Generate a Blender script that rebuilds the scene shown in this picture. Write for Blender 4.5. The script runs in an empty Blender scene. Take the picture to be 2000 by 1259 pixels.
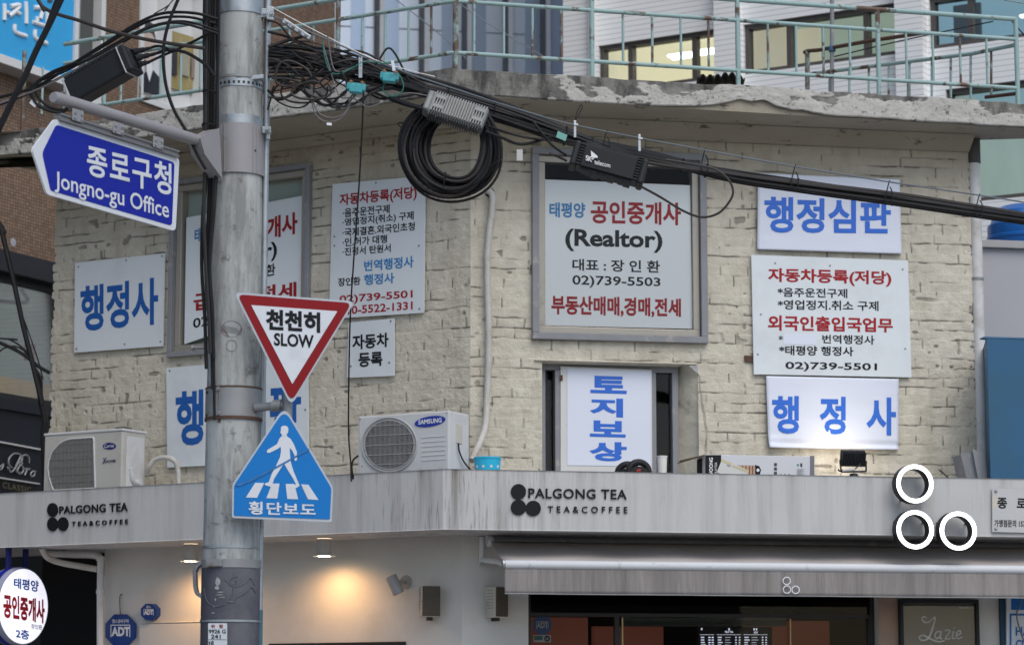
import bpy, bmesh, math, random
import numpy as np
from mathutils import Vector as V, Matrix

random.seed(7)
SC = bpy.context.scene
COL = SC.collection
# ---------------------------------------------------------------- camera, sky, sun, exposure
PITCH = math.atan(760 / 5000)
CAM = V((0, 0, 1.6))
cd = bpy.data.cameras.new("camera")
cam = bpy.data.objects.new("camera", cd); COL.objects.link(cam)
cam.location = CAM; cam.rotation_euler = (math.pi / 2 + PITCH, 0, 0)
cd.sensor_width = 36; cd.lens = 90; cd.clip_start = 0.5; cd.clip_end = 2000
cd.dof.use_dof = True; cd.dof.focus_distance = 18.2; cd.dof.aperture_fstop = 2.8
SC.camera = cam
SUN_EL = math.radians(52)      # soft light from a hazy sky over the camera's right shoulder
w = bpy.data.worlds.new("World"); SC.world = w; w.use_nodes = True
wn = w.node_tree
sky = wn.nodes.new('ShaderNodeTexSky'); sky.sky_type = 'NISHITA'; sky.sun_disc = False
sky.sun_elevation = SUN_EL; sky.sun_rotation = math.radians(155)
sky.air_density = 1.0; sky.dust_density = 1.6; sky.ozone_density = 0.45
wn.links.new(sky.outputs[0], wn.nodes['Background'].inputs[0])
wn.nodes['Background'].inputs[1].default_value = 0.12
sd = bpy.data.lights.new("sun", 'SUN'); sd.energy = 1.15; sd.angle = math.radians(48); sd.color = (1, 0.965, 0.885)
so = bpy.data.objects.new("sun", sd); COL.objects.link(so); so.location = (6, -10, 30)
sdir = V((0.42, -0.9, 0)).normalized() * math.cos(SUN_EL) + V((0, 0, math.sin(SUN_EL)))
so.rotation_euler = sdir.to_track_quat('Z', 'Y').to_euler()
SC.view_settings.view_transform = 'Standard'; SC.view_settings.look = 'None'
SC.view_settings.exposure = 0.5; SC.view_settings.gamma = 1
SC.render.engine = 'CYCLES'
try:
    SC.cycles.use_denoising = True; SC.cycles.max_bounces = 6; SC.cycles.caustics_reflective = False; SC.cycles.caustics_refractive = False
except Exception: pass

# ---------------------------------------------------------------- measuring: photo pixel -> ray -> point on a real plane
FW = V((0, math.cos(PITCH), math.sin(PITCH))); UP = V((0, -math.sin(PITCH), math.cos(PITCH)))
def ray(x, y): return FW + V((1, 0, 0)) * ((x - 1000) / 5000) + UP * ((629.5 - y) / 5000)
def hit(x, y, p, n):
    d = ray(x, y); return CAM + d * ((V(p) - CAM).dot(n) / d.dot(n))
def pxZ(x, y, z): d = ray(x, y); return CAM + d * ((z - 1.6) / d.z)
def pxY(x, y, Y): return hit(x, y, V((0, Y, 0)), V((0, 1, 0)))
def topx(p):
    q = V(p) - CAM; d = q.dot(FW); return (1000 + 5000 * q.x / d, 629.5 - 5000 * q.dot(UP) / d)
def mpp(Y): return (pxY(1001, 630, Y) - pxY(1000, 630, Y)).length     # metres per photo pixel at that depth
class Pl:                                                            # a vertical plane: foot point, horizontal direction u, outward normal n
    def __init__(s, p, u, n):
        s.p = V((p[0], p[1], 0)); s.u = V((u[0], u[1], 0)).normalized(); s.n = V((n[0], n[1], 0)).normalized()
    def at(s, x, y, o=0.0): return hit(x, y, s.p + s.n * o, s.n)
    def sz(s, x, y, o=0.0):
        q = s.at(x, y, o); return (q - s.p).dot(s.u), q.z
    def P(s, a, z, o=0.0): return s.p + s.u * a + s.n * o + V((0, 0, z))

def rotdir(deg): a = math.radians(deg); return (math.sin(a), math.cos(a))   # direction receding, degrees right of the view axis
cw = pxY(918, 800, 20.05)
L = Pl((cw.x, cw.y), (-.866, .5), (-.5, -.866))
R = Pl((cw.x, cw.y), (.983, .182), (.182, -.983))
def front(Y): return Pl((0, Y), (1, 0), (0, -1))
def corner(o1, o2=None, A=None, B=None):                                # where two offset planes meet, seen from above
    A = A or L; B = B or R; o2 = o1 if o2 is None else o2
    p, q = A.p + A.n * o1, B.p + B.n * o2
    d = q - p; den = A.u.x * B.u.y - A.u.y * B.u.x
    t = (d.x * B.u.y - d.y * B.u.x) / den
    return p + A.u * t

# ---------------------------------------------------------------- materials
def nt_new(name):
    m = bpy.data.materials.new(name); m.use_nodes = True
    return m, m.node_tree, m.node_tree.nodes['Principled BSDF']
def nd(nt, t, **k):
    n = nt.nodes.new(t)
    for a, b in k.items():
        if a.startswith('i_'): n.inputs[int(a[2:])].default_value = b
        else: setattr(n, a, b)
    return n
def lk(nt, a, b): nt.links.new(a, b)
def coord(nt, scale=(1, 1, 1), kind='Object', loc=(0, 0, 0)):
    tc = nd(nt, 'ShaderNodeNewGeometry') if kind == 'World' else nd(nt, 'ShaderNodeTexCoord')
    mp = nd(nt, 'ShaderNodeMapping'); mp.inputs['Scale'].default_value = scale; mp.inputs['Location'].default_value = loc
    lk(nt, tc.outputs['Position' if kind == 'World' else kind], mp.inputs[0]); return mp.outputs[0]
def noise(nt, vec, scale, detail=4, rough=.55):
    n = nd(nt, 'ShaderNodeTexNoise'); n.inputs['Scale'].default_value = scale; n.inputs['Detail'].default_value = detail; n.inputs['Roughness'].default_value = rough
    lk(nt, vec, n.inputs['Vector']); return n.outputs['Fac']
def ramp(nt, fac, a, b, ca=(0, 0, 0, 1), cb=(1, 1, 1, 1)):
    r = nd(nt, 'ShaderNodeValToRGB'); e = r.color_ramp.elements
    e[0].position = a; e[1].position = b; e[0].color = ca; e[1].color = cb
    lk(nt, fac, r.inputs[0]); return r.outputs[0]
def mix(nt, fac, a, b, mode='MIX'):
    n = nd(nt, 'ShaderNodeMix', data_type='RGBA', blend_type=mode)
    for s, v in ((0, fac), (6, a), (7, b)):
        if isinstance(v, (int, float)): n.inputs[s].default_value = v
        elif isinstance(v, tuple): n.inputs[s].default_value = (v + (1,))[:4]
        else: lk(nt, v, n.inputs[s])
    return n.outputs[2]
def math_(nt, op, a, b=0.0):
    n = nd(nt, 'ShaderNodeMath', operation=op)
    for i, v in enumerate((a, b)):
        if isinstance(v, (int, float)): n.inputs[i].default_value = v
        else: lk(nt, v, n.inputs[i])
    return n.outputs[0]
def bump(nt, bs, h, strength=.3, dist=.01):
    b = nd(nt, 'ShaderNodeBump'); b.inputs['Strength'].default_value = strength; b.inputs['Distance'].default_value = dist
    lk(nt, h, b.inputs['Height']); lk(nt, b.outputs[0], bs.inputs['Normal'])
MC = {}
def M(name, col, rough=.6, metal=0, var=.18, vs=6, dirt=None, ds=3, dr=(.55, .75), bs=0, bst=.2, spec=.32, emit=None):
    """plain surface: colour with value noise, an optional dirt or rust colour in noise patches, an optional fine bump"""
    if name in MC: return MC[name]
    m, nt, b = nt_new(name); MC[name] = m
    v = coord(nt, kind='World')
    c = mix(nt, noise(nt, v, vs, 5), tuple(x * (1 - var) for x in col), tuple(min(1, x * (1 + var)) for x in col))
    if dirt:
        c = mix(nt, ramp(nt, noise(nt, coord(nt, kind='World', loc=(3, 7, 1)), ds, 6, .65), *dr), c, dirt)
    lk(nt, c, b.inputs['Base Color']); b.inputs['Roughness'].default_value = rough; b.inputs['Metallic'].default_value = metal
    b.inputs['Specular IOR Level'].default_value = spec
    if bs: bump(nt, b, noise(nt, v, bs, 4), bst)
    if emit:
        lk(nt, c, b.inputs['Emission Color']); b.inputs['Emission Strength'].default_value = emit
    return m
def glass(name, tint=(.8, .86, .85), refl=1.5, rough=.02):
    if name in MC: return MC[name]
    m = bpy.data.materials.new(name); m.use_nodes = True; nt = m.node_tree; MC[name] = m
    nt.nodes.remove(nt.nodes['Principled BSDF']); out = nt.nodes['Material Output']
    t = nd(nt, 'ShaderNodeBsdfTransparent'); t.inputs[0].default_value = tint + (1,)
    g = nd(nt, 'ShaderNodeBsdfGlossy'); g.inputs['Roughness'].default_value = rough
    f = nd(nt, 'ShaderNodeFresnel'); f.inputs[0].default_value = refl
    mx = nd(nt, 'ShaderNodeMixShader'); lk(nt, f.outputs[0], mx.inputs[0]); lk(nt, t.outputs[0], mx.inputs[1]); lk(nt, g.outputs[0], mx.inputs[2])
    lk(nt, mx.outputs[0], out.inputs[0]); return m
def glow(name, col, s):
    if name in MC: return MC[name]
    m, nt, b = nt_new(name); MC[name] = m
    b.inputs['Base Color'].default_value = col + (1,); b.inputs['Emission Color'].default_value = col + (1,); b.inputs['Emission Strength'].default_value = s
    return m

def mat_brick():
    m, nt, b = nt_new("painted_brick")
    v = coord(nt, kind='World')
    big = noise(nt, v, 1.1, 4); mid = noise(nt, v, 9, 5); fine = noise(nt, v, 70, 3)
    c = mix(nt, big, (.545, .505, .41), (.67, .63, .535))
    c = mix(nt, ramp(nt, mid, .35, .75), c, mix(nt, .55, c, (.38, .34, .265)))
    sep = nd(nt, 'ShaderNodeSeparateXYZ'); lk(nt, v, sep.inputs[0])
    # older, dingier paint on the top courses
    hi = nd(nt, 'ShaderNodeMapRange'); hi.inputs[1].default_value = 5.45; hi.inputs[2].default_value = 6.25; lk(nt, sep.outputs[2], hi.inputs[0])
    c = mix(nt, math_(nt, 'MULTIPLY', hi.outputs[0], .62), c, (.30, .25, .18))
    chips = ramp(nt, noise(nt, coord(nt, (1, 1, 1.6), 'World'), 5.5, 7, .7), .735, .765)
    c = mix(nt, math_(nt, 'MULTIPLY', chips, .35), c, (.19, .165, .13))
    c = mix(nt, math_(nt, 'MULTIPLY', ramp(nt, noise(nt, coord(nt, (4, 4, .45), 'World'), 1, 6, .65), .5, .72), .38), c, (.27, .235, .18))   # rain grime
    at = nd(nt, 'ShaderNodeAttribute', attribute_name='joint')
    c = mix(nt, at.outputs['Fac'], c, (.06, .052, .042))  # dark joints with cracks and grime; shadow under courses put into the colour
    lk(nt, c, b.inputs['Base Color']); b.inputs['Roughness'].default_value = .75; b.inputs['Specular IOR Level'].default_value = .3
    bump(nt, b, math_(nt, 'ADD', fine, math_(nt, 'MULTIPLY', noise(nt, v, 28, 5, .65), 1.2)), .6, .009)
    return m
def mat_fascia():
    m, nt, b = nt_new("peeling_concrete")
    v = coord(nt, kind='World')
    at = nd(nt, 'ShaderNodeAttribute', attribute_name='paint')
    conc = mix(nt, noise(nt, v, 5, 6, .7), (.085, .082, .076), (.29, .28, .255))
    conc = mix(nt, ramp(nt, noise(nt, coord(nt, (1, 1, .35), 'World'), 7, 6, .7), .45, .62), conc, (.05, .048, .045))
    pnt = mix(nt, noise(nt, v, 6, 5), (.33, .32, .295), (.53, .515, .475))
    pnt = mix(nt, ramp(nt, noise(nt, v, 17, 7, .78), .545, .63), pnt, (.10, .096, .09))
    c = mix(nt, at.outputs['Fac'], conc, pnt)
    lk(nt, c, b.inputs['Base Color']); b.inputs['Roughness'].default_value = .85
    bump(nt, b, noise(nt, v, 45, 5), .6, .01)
    return m
def mat_soffit():
    m, nt, b = nt_new("dingy_soffit_paint")
    v = coord(nt, kind='World')
    c = mix(nt, noise(nt, v, 1.6, 5), (.25, .22, .165), (.40, .36, .285))
    c = mix(nt, ramp(nt, noise(nt, coord(nt, (1, 1, 3), 'World', (2, 1, 4)), 4, 8, .74), .585, .65), c, (.07, .06, .05))
    lk(nt, c, b.inputs['Base Color']); b.inputs['Roughness'].default_value = .8
    bump(nt, b, noise(nt, v, 14, 5), .5, .015); return m
def mat_canopy():
    m, nt, b = nt_new("weathered_canopy_paint")
    v = coord(nt, kind='World'); sep = nd(nt, 'ShaderNodeSeparateXYZ'); lk(nt, v, sep.inputs[0])
    c = mix(nt, noise(nt, v, 2, 4), (.45, .452, .448), (.53, .532, .53))
    st = noise(nt, coord(nt, (9, 9, .55), 'World'), 1.0, 6, .6)                  # rain streaks
    fine = noise(nt, coord(nt, (60, 60, 4), 'World'), 1.0, 3, .6)
    # where the soiling sits: the left-hand run and the corner, and along the upper rim
    px = nd(nt, 'ShaderNodeMapRange'); px.inputs[1].default_value = -1.4; px.inputs[2].default_value = -.45; lk(nt, sep.outputs[0], px.inputs[0])
    px2 = nd(nt, 'ShaderNodeMapRange'); px2.inputs[1].default_value = .6; px2.inputs[2].default_value = -.40; lk(nt, sep.outputs[0], px2.inputs[0])
    cm = math_(nt, 'MULTIPLY', px.outputs[0], px2.outputs[0])
    top = nd(nt, 'ShaderNodeMapRange'); top.inputs[1].default_value = 3.30; top.inputs[2].default_value = 3.52; lk(nt, sep.outputs[2], top.inputs[0])
    amt = math_(nt, 'ADD', math_(nt, 'MULTIPLY', cm, .55), math_(nt, 'ADD', math_(nt, 'MULTIPLY', top.outputs[0], .5), .26))
    d = math_(nt, 'MULTIPLY', ramp(nt, st, .47, .68), amt)
    d2 = math_(nt, 'MULTIPLY', ramp(nt, fine, .56, .66), math_(nt, 'ADD', math_(nt, 'MULTIPLY', cm, .5), .10))
    c = mix(nt, d, c, (.16, .14, .125)); c = mix(nt, d2, c, (.15, .14, .135))
    lk(nt, c, b.inputs['Base Color']); b.inputs['Roughness'].default_value = .7
    bump(nt, b, math_(nt, 'ADD', noise(nt, v, 60, 4), fine), .25, .004); return m
def mat_pole():
    m, nt, b = nt_new("pole_concrete")
    v = coord(nt, kind='World')
    c = mix(nt, noise(nt, v, 3, 6, .6), (.29, .305, .30), (.47, .49, .485))
    c = mix(nt, math_(nt, 'MULTIPLY', ramp(nt, noise(nt, coord(nt, (7, 7, 1.2), 'World'), 1.3, 7, .7), .44, .62), .75), c, (.145, .15, .145))
    c = mix(nt, math_(nt, 'MULTIPLY', ramp(nt, noise(nt, coord(nt, (1, 1, 1), 'World', (5, 2, 8)), 9, 7, .75), .57, .64), .7), c, (.10, .095, .09))
    lk(nt, c, b.inputs['Base Color']); b.inputs['Roughness'].default_value = .72
    bump(nt, b, noise(nt, v, 50, 4), .2, .004); return m
def mat_rail(name="flaking_teal_paint", thr=(.555, .60)):
    m, nt, b = nt_new(name)
    v = coord(nt, kind='World')
    c = mix(nt, noise(nt, v, 8, 4), (.23, .35, .345), (.33, .46, .45))
    rust = mix(nt, noise(nt, v, 30, 5), (.045, .03, .024), (.17, .10, .065))
    c = mix(nt, ramp(nt, noise(nt, v, 4.5, 7, .72), *thr), c, rust)
    lk(nt, c, b.inputs['Base Color']); b.inputs['Roughness'].default_value = .6
    bump(nt, b, noise(nt, v, 60, 3), .3, .004); return m
def mat_valance(name, base, lo, amt):
    m, nt, b = nt_new(name)
    v = coord(nt, kind='World')
    c = mix(nt, noise(nt, v, 2.5, 4), tuple(x * .88 for x in base), tuple(x * 1.12 for x in base))
    c = mix(nt, math_(nt, 'MULTIPLY', ramp(nt, noise(nt, coord(nt, (14, 14, .5), 'World'), 1, 6, .65), .42, .68), amt), c, lo)
    c = mix(nt, math_(nt, 'MULTIPLY', ramp(nt, noise(nt, coord(nt, (50, 50, 1.3), 'World'), 1, 3, .6), .56, .68), amt * .6), c, tuple(min(1, x * 1.35) for x in base))
    lk(nt, c, b.inputs['Base Color']); b.inputs['Roughness'].default_value = .85
    bump(nt, b, noise(nt, coord(nt, (30, 30, 3), 'World'), 1, 3), .15, .004); return m
def mat_tile(pl, t=.034):
    m, nt, b = nt_new("brown_mosaic_tile")
    v = coord(nt, kind='World')
    vm = nd(nt, 'ShaderNodeVectorMath', operation='DOT_PRODUCT'); lk(nt, v, vm.inputs[0]); vm.inputs[1].default_value = tuple(pl.u)
    sep = nd(nt, 'ShaderNodeSeparateXYZ'); lk(nt, v, sep.inputs[0])
    cb = nd(nt, 'ShaderNodeCombineXYZ'); lk(nt, vm.outputs['Value'], cb.inputs[0]); lk(nt, sep.outputs[2], cb.inputs[1])
    bt = nd(nt, 'ShaderNodeTexBrick', offset=0); lk(nt, cb.outputs[0], bt.inputs['Vector'])
    bt.inputs['Scale'].default_value = 1; bt.inputs['Brick Width'].default_value = t * 1.25; bt.inputs['Row Height'].default_value = t
    bt.inputs['Mortar Size'].default_value = .004; bt.inputs['Mortar Smooth'].default_value = .3; bt.inputs['Bias'].default_value = 0
    bt.inputs['Color1'].default_value = (.19, .115, .07, 1); bt.inputs['Color2'].default_value = (.32, .20, .125, 1); bt.inputs['Mortar'].default_value = (.06, .04, .03, 1)
    c = mix(nt, noise(nt, v, 1.2, 4), bt.outputs[0], (.5, .5, .5), 'MULTIPLY')
    c = mix(nt, .6, bt.outputs[0], c)
    lk(nt, c, b.inputs['Base Color']); b.inputs['Roughness'].default_value = .45
    bump(nt, b, bt.outputs['Fac'], -.4, .004); return m
def mat_siding(period=.062):
    m, nt, b = nt_new("white_lap_siding")
    v = coord(nt, kind='World'); sep = nd(nt, 'ShaderNodeSeparateXYZ'); lk(nt, v, sep.inputs[0])
    fr = math_(nt, 'FRACT', math_(nt, 'DIVIDE', sep.outputs[2], period))
    c = mix(nt, noise(nt, v, 1, 4), (.80, .81, .81), (.87, .88, .88))
    c = mix(nt, math_(nt, 'MULTIPLY', ramp(nt, fr, .10, .17, (1, 1, 1, 1), (0, 0, 0, 1)), .62), c, (.27, .28, .31))  # line between boards, the shade of the lap put into the colour
    lk(nt, c, b.inputs['Base Color']); b.inputs['Roughness'].default_value = .5
    bump(nt, b, fr, -.5, .012); return m

# ---------------------------------------------------------------- mesh building
class MB:
    def __init__(s): s.v = []; s.f = []; s.sm = []
    def add(s, vs, fs, smooth=False):
        k = len(s.v); s.v += [tuple(p) for p in vs]
        for f in fs: s.f.append(tuple(i + k for i in f)); s.sm.append(smooth)
        return s
    def hexa(s, a, b):                       # two quads (back, front)
        return s.add(list(a) + list(b), [(3, 2, 1, 0), (4, 5, 6, 7), (0, 1, 5, 4), (1, 2, 6, 5), (2, 3, 7, 6), (3, 0, 4, 7)])
    def obox(s, c, ax, ay, az):              # centre and three half-axis vectors
        c, ax, ay, az = V(c), V(ax), V(ay), V(az)
        q = lambda e: [c - ax - ay + az * e, c + ax - ay + az * e, c + ax + ay + az * e, c - ax + ay + az * e]
        return s.hexa(q(-1), q(1))
    def box(s, pl, s0, s1, z0, z1, o0, o1):
        q = lambda o: [pl.P(s0, z0, o), pl.P(s1, z0, o), pl.P(s1, z1, o), pl.P(s0, z1, o)]
        return s.hexa(q(o0), q(o1))
    def prism(s, pts, ext):                  # ngon + extrusion vector
        n = len(pts); a = [V(p) for p in pts]; b = [p + V(ext) for p in a]
        return s.add(a + b, [tuple(range(n)), tuple(range(2 * n - 1, n - 1, -1))] + [(i, (i + 1) % n, n + (i + 1) % n, n + i) for i in range(n)])
    def pp(s, pl, px, o, t):                 # polygon measured in the photo, lying on plane pl at offset o, t thick backwards
        return s.prism([pl.at(x, y, o) for x, y in px], pl.n * -t)
    def tube(s, pts, r, n=8, caps=True):
        pts = [V(p) for p in pts]; m = len(pts); k = len(s.v)
        rr = r if hasattr(r, '__len__') else [r] * m
        up = None
        for i, p in enumerate(pts):
            t = (pts[min(i + 1, m - 1)] - pts[max(i - 1, 0)])
            t = t.normalized() if t.length > 1e-9 else V((0, 0, 1))
            if up is None:
                up = t.orthogonal().normalized()
            up = (up - t * up.dot(t))
            up = up.normalized() if up.length > 1e-6 else t.orthogonal().normalized()
            sd = t.cross(up)
            for j in range(n):
                a = 2 * math.pi * j / n; s.v.append(tuple(p + (up * math.cos(a) + sd * math.sin(a)) * rr[i]))
        for i in range(m - 1):
            for j in range(n):
                s.f.append((k + i * n + j, k + i * n + (j + 1) % n, k + (i + 1) * n + (j + 1) % n, k + (i + 1) * n + j)); s.sm.append(True)
        if caps:
            s.f.append(tuple(range(k + n - 1, k - 1, -1))); s.sm.append(False)
            s.f.append(tuple(range(k + (m - 1) * n, k + m * n))); s.sm.append(False)
        return s
    def lathe(s, base, axis, prof, n=28, smooth=True):       # prof: (radius, height along axis)
        base, axis = V(base), V(axis).normalized(); a = axis.orthogonal().normalized(); b = axis.cross(a); k = len(s.v); m = len(prof)
        for r, h in prof:
            for j in range(n):
                t = 2 * math.pi * j / n; s.v.append(tuple(base + axis * h + (a * math.cos(t) + b * math.sin(t)) * max(r, 1e-4)))
        for i in range(m - 1):
            for j in range(n):
                s.f.append((k + i * n + j, k + i * n + (j + 1) % n, k + (i + 1) * n + (j + 1) % n, k + (i + 1) * n + j)); s.sm.append(smooth)
        return s
    def disc(s, c, nrm, r, t, n=24): return s.lathe(V(c) - V(nrm).normalized() * t, nrm, [(0, 0), (r, 0), (r, t), (0, t)], n, False)
    def obj(s, name, m, parent=None, bev=0, sub=0):
        me = bpy.data.meshes.new(name); me.from_pydata(s.v, [], s.f); me.update()
        me.polygons.foreach_set('use_smooth', s.sm)
        if any(s.sm): me.set_sharp_from_angle(angle=math.radians(38))
        o = bpy.data.objects.new(name, me); COL.objects.link(o)
        if m: me.materials.append(m)
        if parent: o.parent = parent
        if bev:
            b = o.modifiers.new('bevel', 'BEVEL'); b.width = bev; b.segments = 2; b.limit_method = 'ANGLE'; b.angle_limit = math.radians(40)
        return o
def tag(o, label, cat, group=None, kind=None):
    if label: o['label'] = label
    if cat: o['category'] = cat
    if group: o['group'] = group
    if kind: o['kind'] = kind
    return o
def thing(name, label, cat, group=None):
    o = bpy.data.objects.new(name, None); COL.objects.link(o); o.empty_display_size = .1
    return tag(o, label, cat, group)
def struct(o): o['kind'] = 'structure'; return o

def roundpoly(p, r, n=5):
    out = []; k = len(p)
    rr = r if hasattr(r, '__len__') else [r] * k
    for i in range(k):
        a, b, c = V((*p[i - 1], 0)), V((*p[i], 0)), V((*p[(i + 1) % k], 0)); ri = rr[i]
        if ri <= 0: out.append(p[i]); continue
        d1, d2 = (a - b), (c - b); t1 = min(ri, d1.length * .48); t2 = min(ri, d2.length * .48)
        q1, q2 = b + d1.normalized() * t1, b + d2.normalized() * t2
        for j in range(n + 1):
            t = j / n; q = q1 * (1 - t) ** 2 + b * 2 * t * (1 - t) + q2 * t * t; out.append((q.x, q.y))
    return out
def ellipse(cx, cy, rx, ry, n=28, rot=0):
    c, s = math.cos(rot), math.sin(rot)
    return [(cx + rx * math.cos(a) * c - ry * math.sin(a) * s, cy + rx * math.cos(a) * s + ry * math.sin(a) * c) for a in (2 * math.pi * i / n for i in range(n))]
def crom(p, n=8):
    p = [V(q) for q in p]; P = [p[0] * 2 - p[1]] + p + [p[-1] * 2 - p[-2]]; out = []
    for i in range(1, len(P) - 2):
        a, b, c, d = P[i - 1:i + 3]
        for j in range(n):
            t = j / n; out.append(.5 * ((2 * b) + (c - a) * t + (2 * a - 5 * b + 4 * c - d) * t * t + (3 * b - a - 3 * c + d) * t ** 3))
    return out + [p[-1]]
# lettering: the built-in font's outlines, fitted to the box the words fill on the sign's own plane
# box = (x left, y top, y bottom, x right, y top, y bottom) measured in the photo
def text(body, pl, box, m, parent, o=.012, bold=.028, raised=0, name='lettering', spacing=1.0, sheet=None, vertical=False):
    c = bpy.data.curves.new('t', 'FONT'); c.body = body; c.bevel_depth = bold; c.bevel_resolution = 0; c.resolution_u = 3
    c.space_character = spacing
    if raised: c.extrude = .05
    ob = bpy.data.objects.new('t', c); COL.objects.link(ob)
    dg = bpy.context.evaluated_depsgraph_get()
    me = bpy.data.meshes.new_from_object(ob.evaluated_get(dg)); bpy.data.objects.remove(ob); bpy.data.curves.remove(c)
    n = len(me.vertices); co = np.empty(n * 3); me.vertices.foreach_get('co', co); co = co.reshape(-1, 3)
    lo, hi = co.min(0), co.max(0); e = np.maximum(hi - lo, 1e-6); t = (co - lo) / e
    quad = box if len(box) == 4 else None
    if not quad: x0, yt0, yb0, x1, yt1, yb1 = box
    qs = quad or ((x0, yt0), (x1, yt1), (x0, yb0), (x1, yb1))
    A, B, C_, D = (np.array(pl.at(*q, o)) for q in qs)
    u, v, h = t[:, :1], t[:, 1:2], t[:, 2:3]
    p = (A * (1 - u) + B * u) * v + (C_ * (1 - u) + D * u) * (1 - v) + np.array(pl.n) * (h - .5) * (raised if raised else .0012)
    me.vertices.foreach_set('co', p.astype('f').ravel()); me.update(); me.materials.clear(); me.materials.append(m)
    me.name = name
    me.polygons.foreach_set('use_smooth', [False] * len(me.polygons))
    q = bpy.data.objects.new(name, me); COL.objects.link(q); q.parent = parent
    return q
def stroke(pl, pts, m, parent, o=.02, n=7, name='lettering', flat=.4):       # hand-drawn script: (x, y, width) points swept as a rod on the plane
    mb = MB()
    for line in pts:
        q = crom([(x, y, ww) for x, y, ww in line], n)
        P3 = [pl.at(a.x, a.y, o) for a in q]
        k = (pl.at(line[0][0] + 1, line[0][1], o) - pl.at(line[0][0], line[0][1], o)).length
        kz = (pl.at(line[0][0], line[0][1] + 1, o) - pl.at(line[0][0], line[0][1], o)).length
        mb.tube(P3, [max(a.z, .4) * .5 * min(k, kz * 1.4) for a in q], 8)
    return mb.obj(name, m, parent)
# gridded wall with rectangular openings: (s0,s1,z0,z1) cells left open, reveals d deep
def holed(mb, pl, s0, s1, z0, z1, holes, o=0, d=.12):
    S = sorted({s0, s1, *[h[i] for h in holes for i in (0, 1)]}); Z = sorted({z0, z1, *[h[i] for h in holes for i in (2, 3)]})
    S = [a for a in S if s0 <= a <= s1]; Z = [a for a in Z if z0 <= a <= z1]
    for a, b in zip(S, S[1:]):
        for c, e in zip(Z, Z[1:]):
            if any(h[0] < (a + b) / 2 < h[1] and h[2] < (c + e) / 2 < h[3] for h in holes): continue
            mb.add([pl.P(a, c, o), pl.P(b, c, o), pl.P(b, e, o), pl.P(a, e, o)], [(0, 1, 2, 3)])
    for h in holes:
        a, b, c, e = max(h[0], s0), min(h[1], s1), max(h[2], z0), min(h[3], z1)
        f = [pl.P(*q, o) for q in ((a, c), (b, c), (b, e), (a, e))]; g = [pl.P(*q, o - d) for q in ((a, c), (b, c), (b, e), (a, e))]
        mb.add(f + g, [(0, 1, 5, 4), (1, 2, 6, 5), (2, 3, 7, 6), (3, 0, 4, 7)])
    return mb
def framebox(mb, pl, s0, s1, z0, z1, wd, o0, o1):     # a rectangular frame of bar width wd, mitre-free (butted)
    mb.box(pl, s0, s1, z1 - wd, z1, o0, o1); mb.box(pl, s0, s1, z0, z0 + wd, o0, o1)
    mb.box(pl, s0, s0 + wd, z0 + wd, z1 - wd, o0, o1); mb.box(pl, s1 - wd, s1, z0 + wd, z1 - wd, o0, o1)
    return mb
def room(mb, pl, s0, s1, z0, z1, o0, o1):             # five inner faces behind an opening
    f = [pl.P(*q, o0) for q in ((s0, z0), (s1, z0), (s1, z1), (s0, z1))]; g = [pl.P(*q, o1) for q in ((s0, z0), (s1, z0), (s1, z1), (s0, z1))]
    return mb.add(f + g, [(4, 5, 6, 7), (0, 1, 5, 4), (1, 2, 6, 5), (2, 3, 7, 6), (3, 0, 4, 7)])
# numpy value noise
def hsh(a, b, k): 
    t = np.sin(a * 127.1 + b * 311.7 + k * 74.7) * 43758.5453; return t - np.floor(t)
def vn(x, y, k):
    xi, yi = np.floor(x), np.floor(y); fx, fy = x - xi, y - yi; fx = fx * fx * (3 - 2 * fx); fy = fy * fy * (3 - 2 * fy)
    return (hsh(xi, yi, k) * (1 - fx) + hsh(xi + 1, yi, k) * fx) * (1 - fy) + (hsh(xi, yi + 1, k) * (1 - fx) + hsh(xi + 1, yi + 1, k) * fx) * fy
def fbm(x, y, k, n=4): return sum(vn(x * 2 ** i, y * 2 ** i, k + i) * .5 ** i for i in range(n)) / sum(.5 ** i for i in range(n))
def sst(a, b, x): t = np.clip((x - a) / (b - a), 0, 1); return t * t * (3 - 2 * t)
def gridmesh(name, P, keep, m, parent, attr=None, smooth=True):       # P: (ny, nx, 3)
    ny, nx = P.shape[:2]; idx = np.arange(ny * nx).reshape(ny, nx)
    q = np.stack([idx[:-1, :-1], idx[:-1, 1:], idx[1:, 1:], idx[1:, :-1]], -1)
    q = q[keep] if keep is not None else q.reshape(-1, 4)
    me = bpy.data.meshes.new(name); me.vertices.add(ny * nx); me.vertices.foreach_set('co', P.astype('f').ravel())
    k = len(q); me.loops.add(k * 4); me.loops.foreach_set('vertex_index', q.astype('i').ravel())
    me.polygons.add(k); me.polygons.foreach_set('loop_start', np.arange(0, k * 4, 4, dtype='i'))
    try: me.polygons.foreach_set('loop_total', np.full(k, 4, dtype='i'))
    except Exception: pass
    me.polygons.foreach_set('use_smooth', [smooth] * k)
    me.update(calc_edges=True); me.validate()
    if attr:
        for nm, a in attr.items():
            at = me.attributes.new(nm, 'FLOAT', 'POINT'); at.data.foreach_set('value', a.astype('f').ravel())
    if m: me.materials.append(m)
    o = bpy.data.objects.new(name, me); COL.objects.link(o)
    if parent: o.parent = parent
    return o
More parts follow.
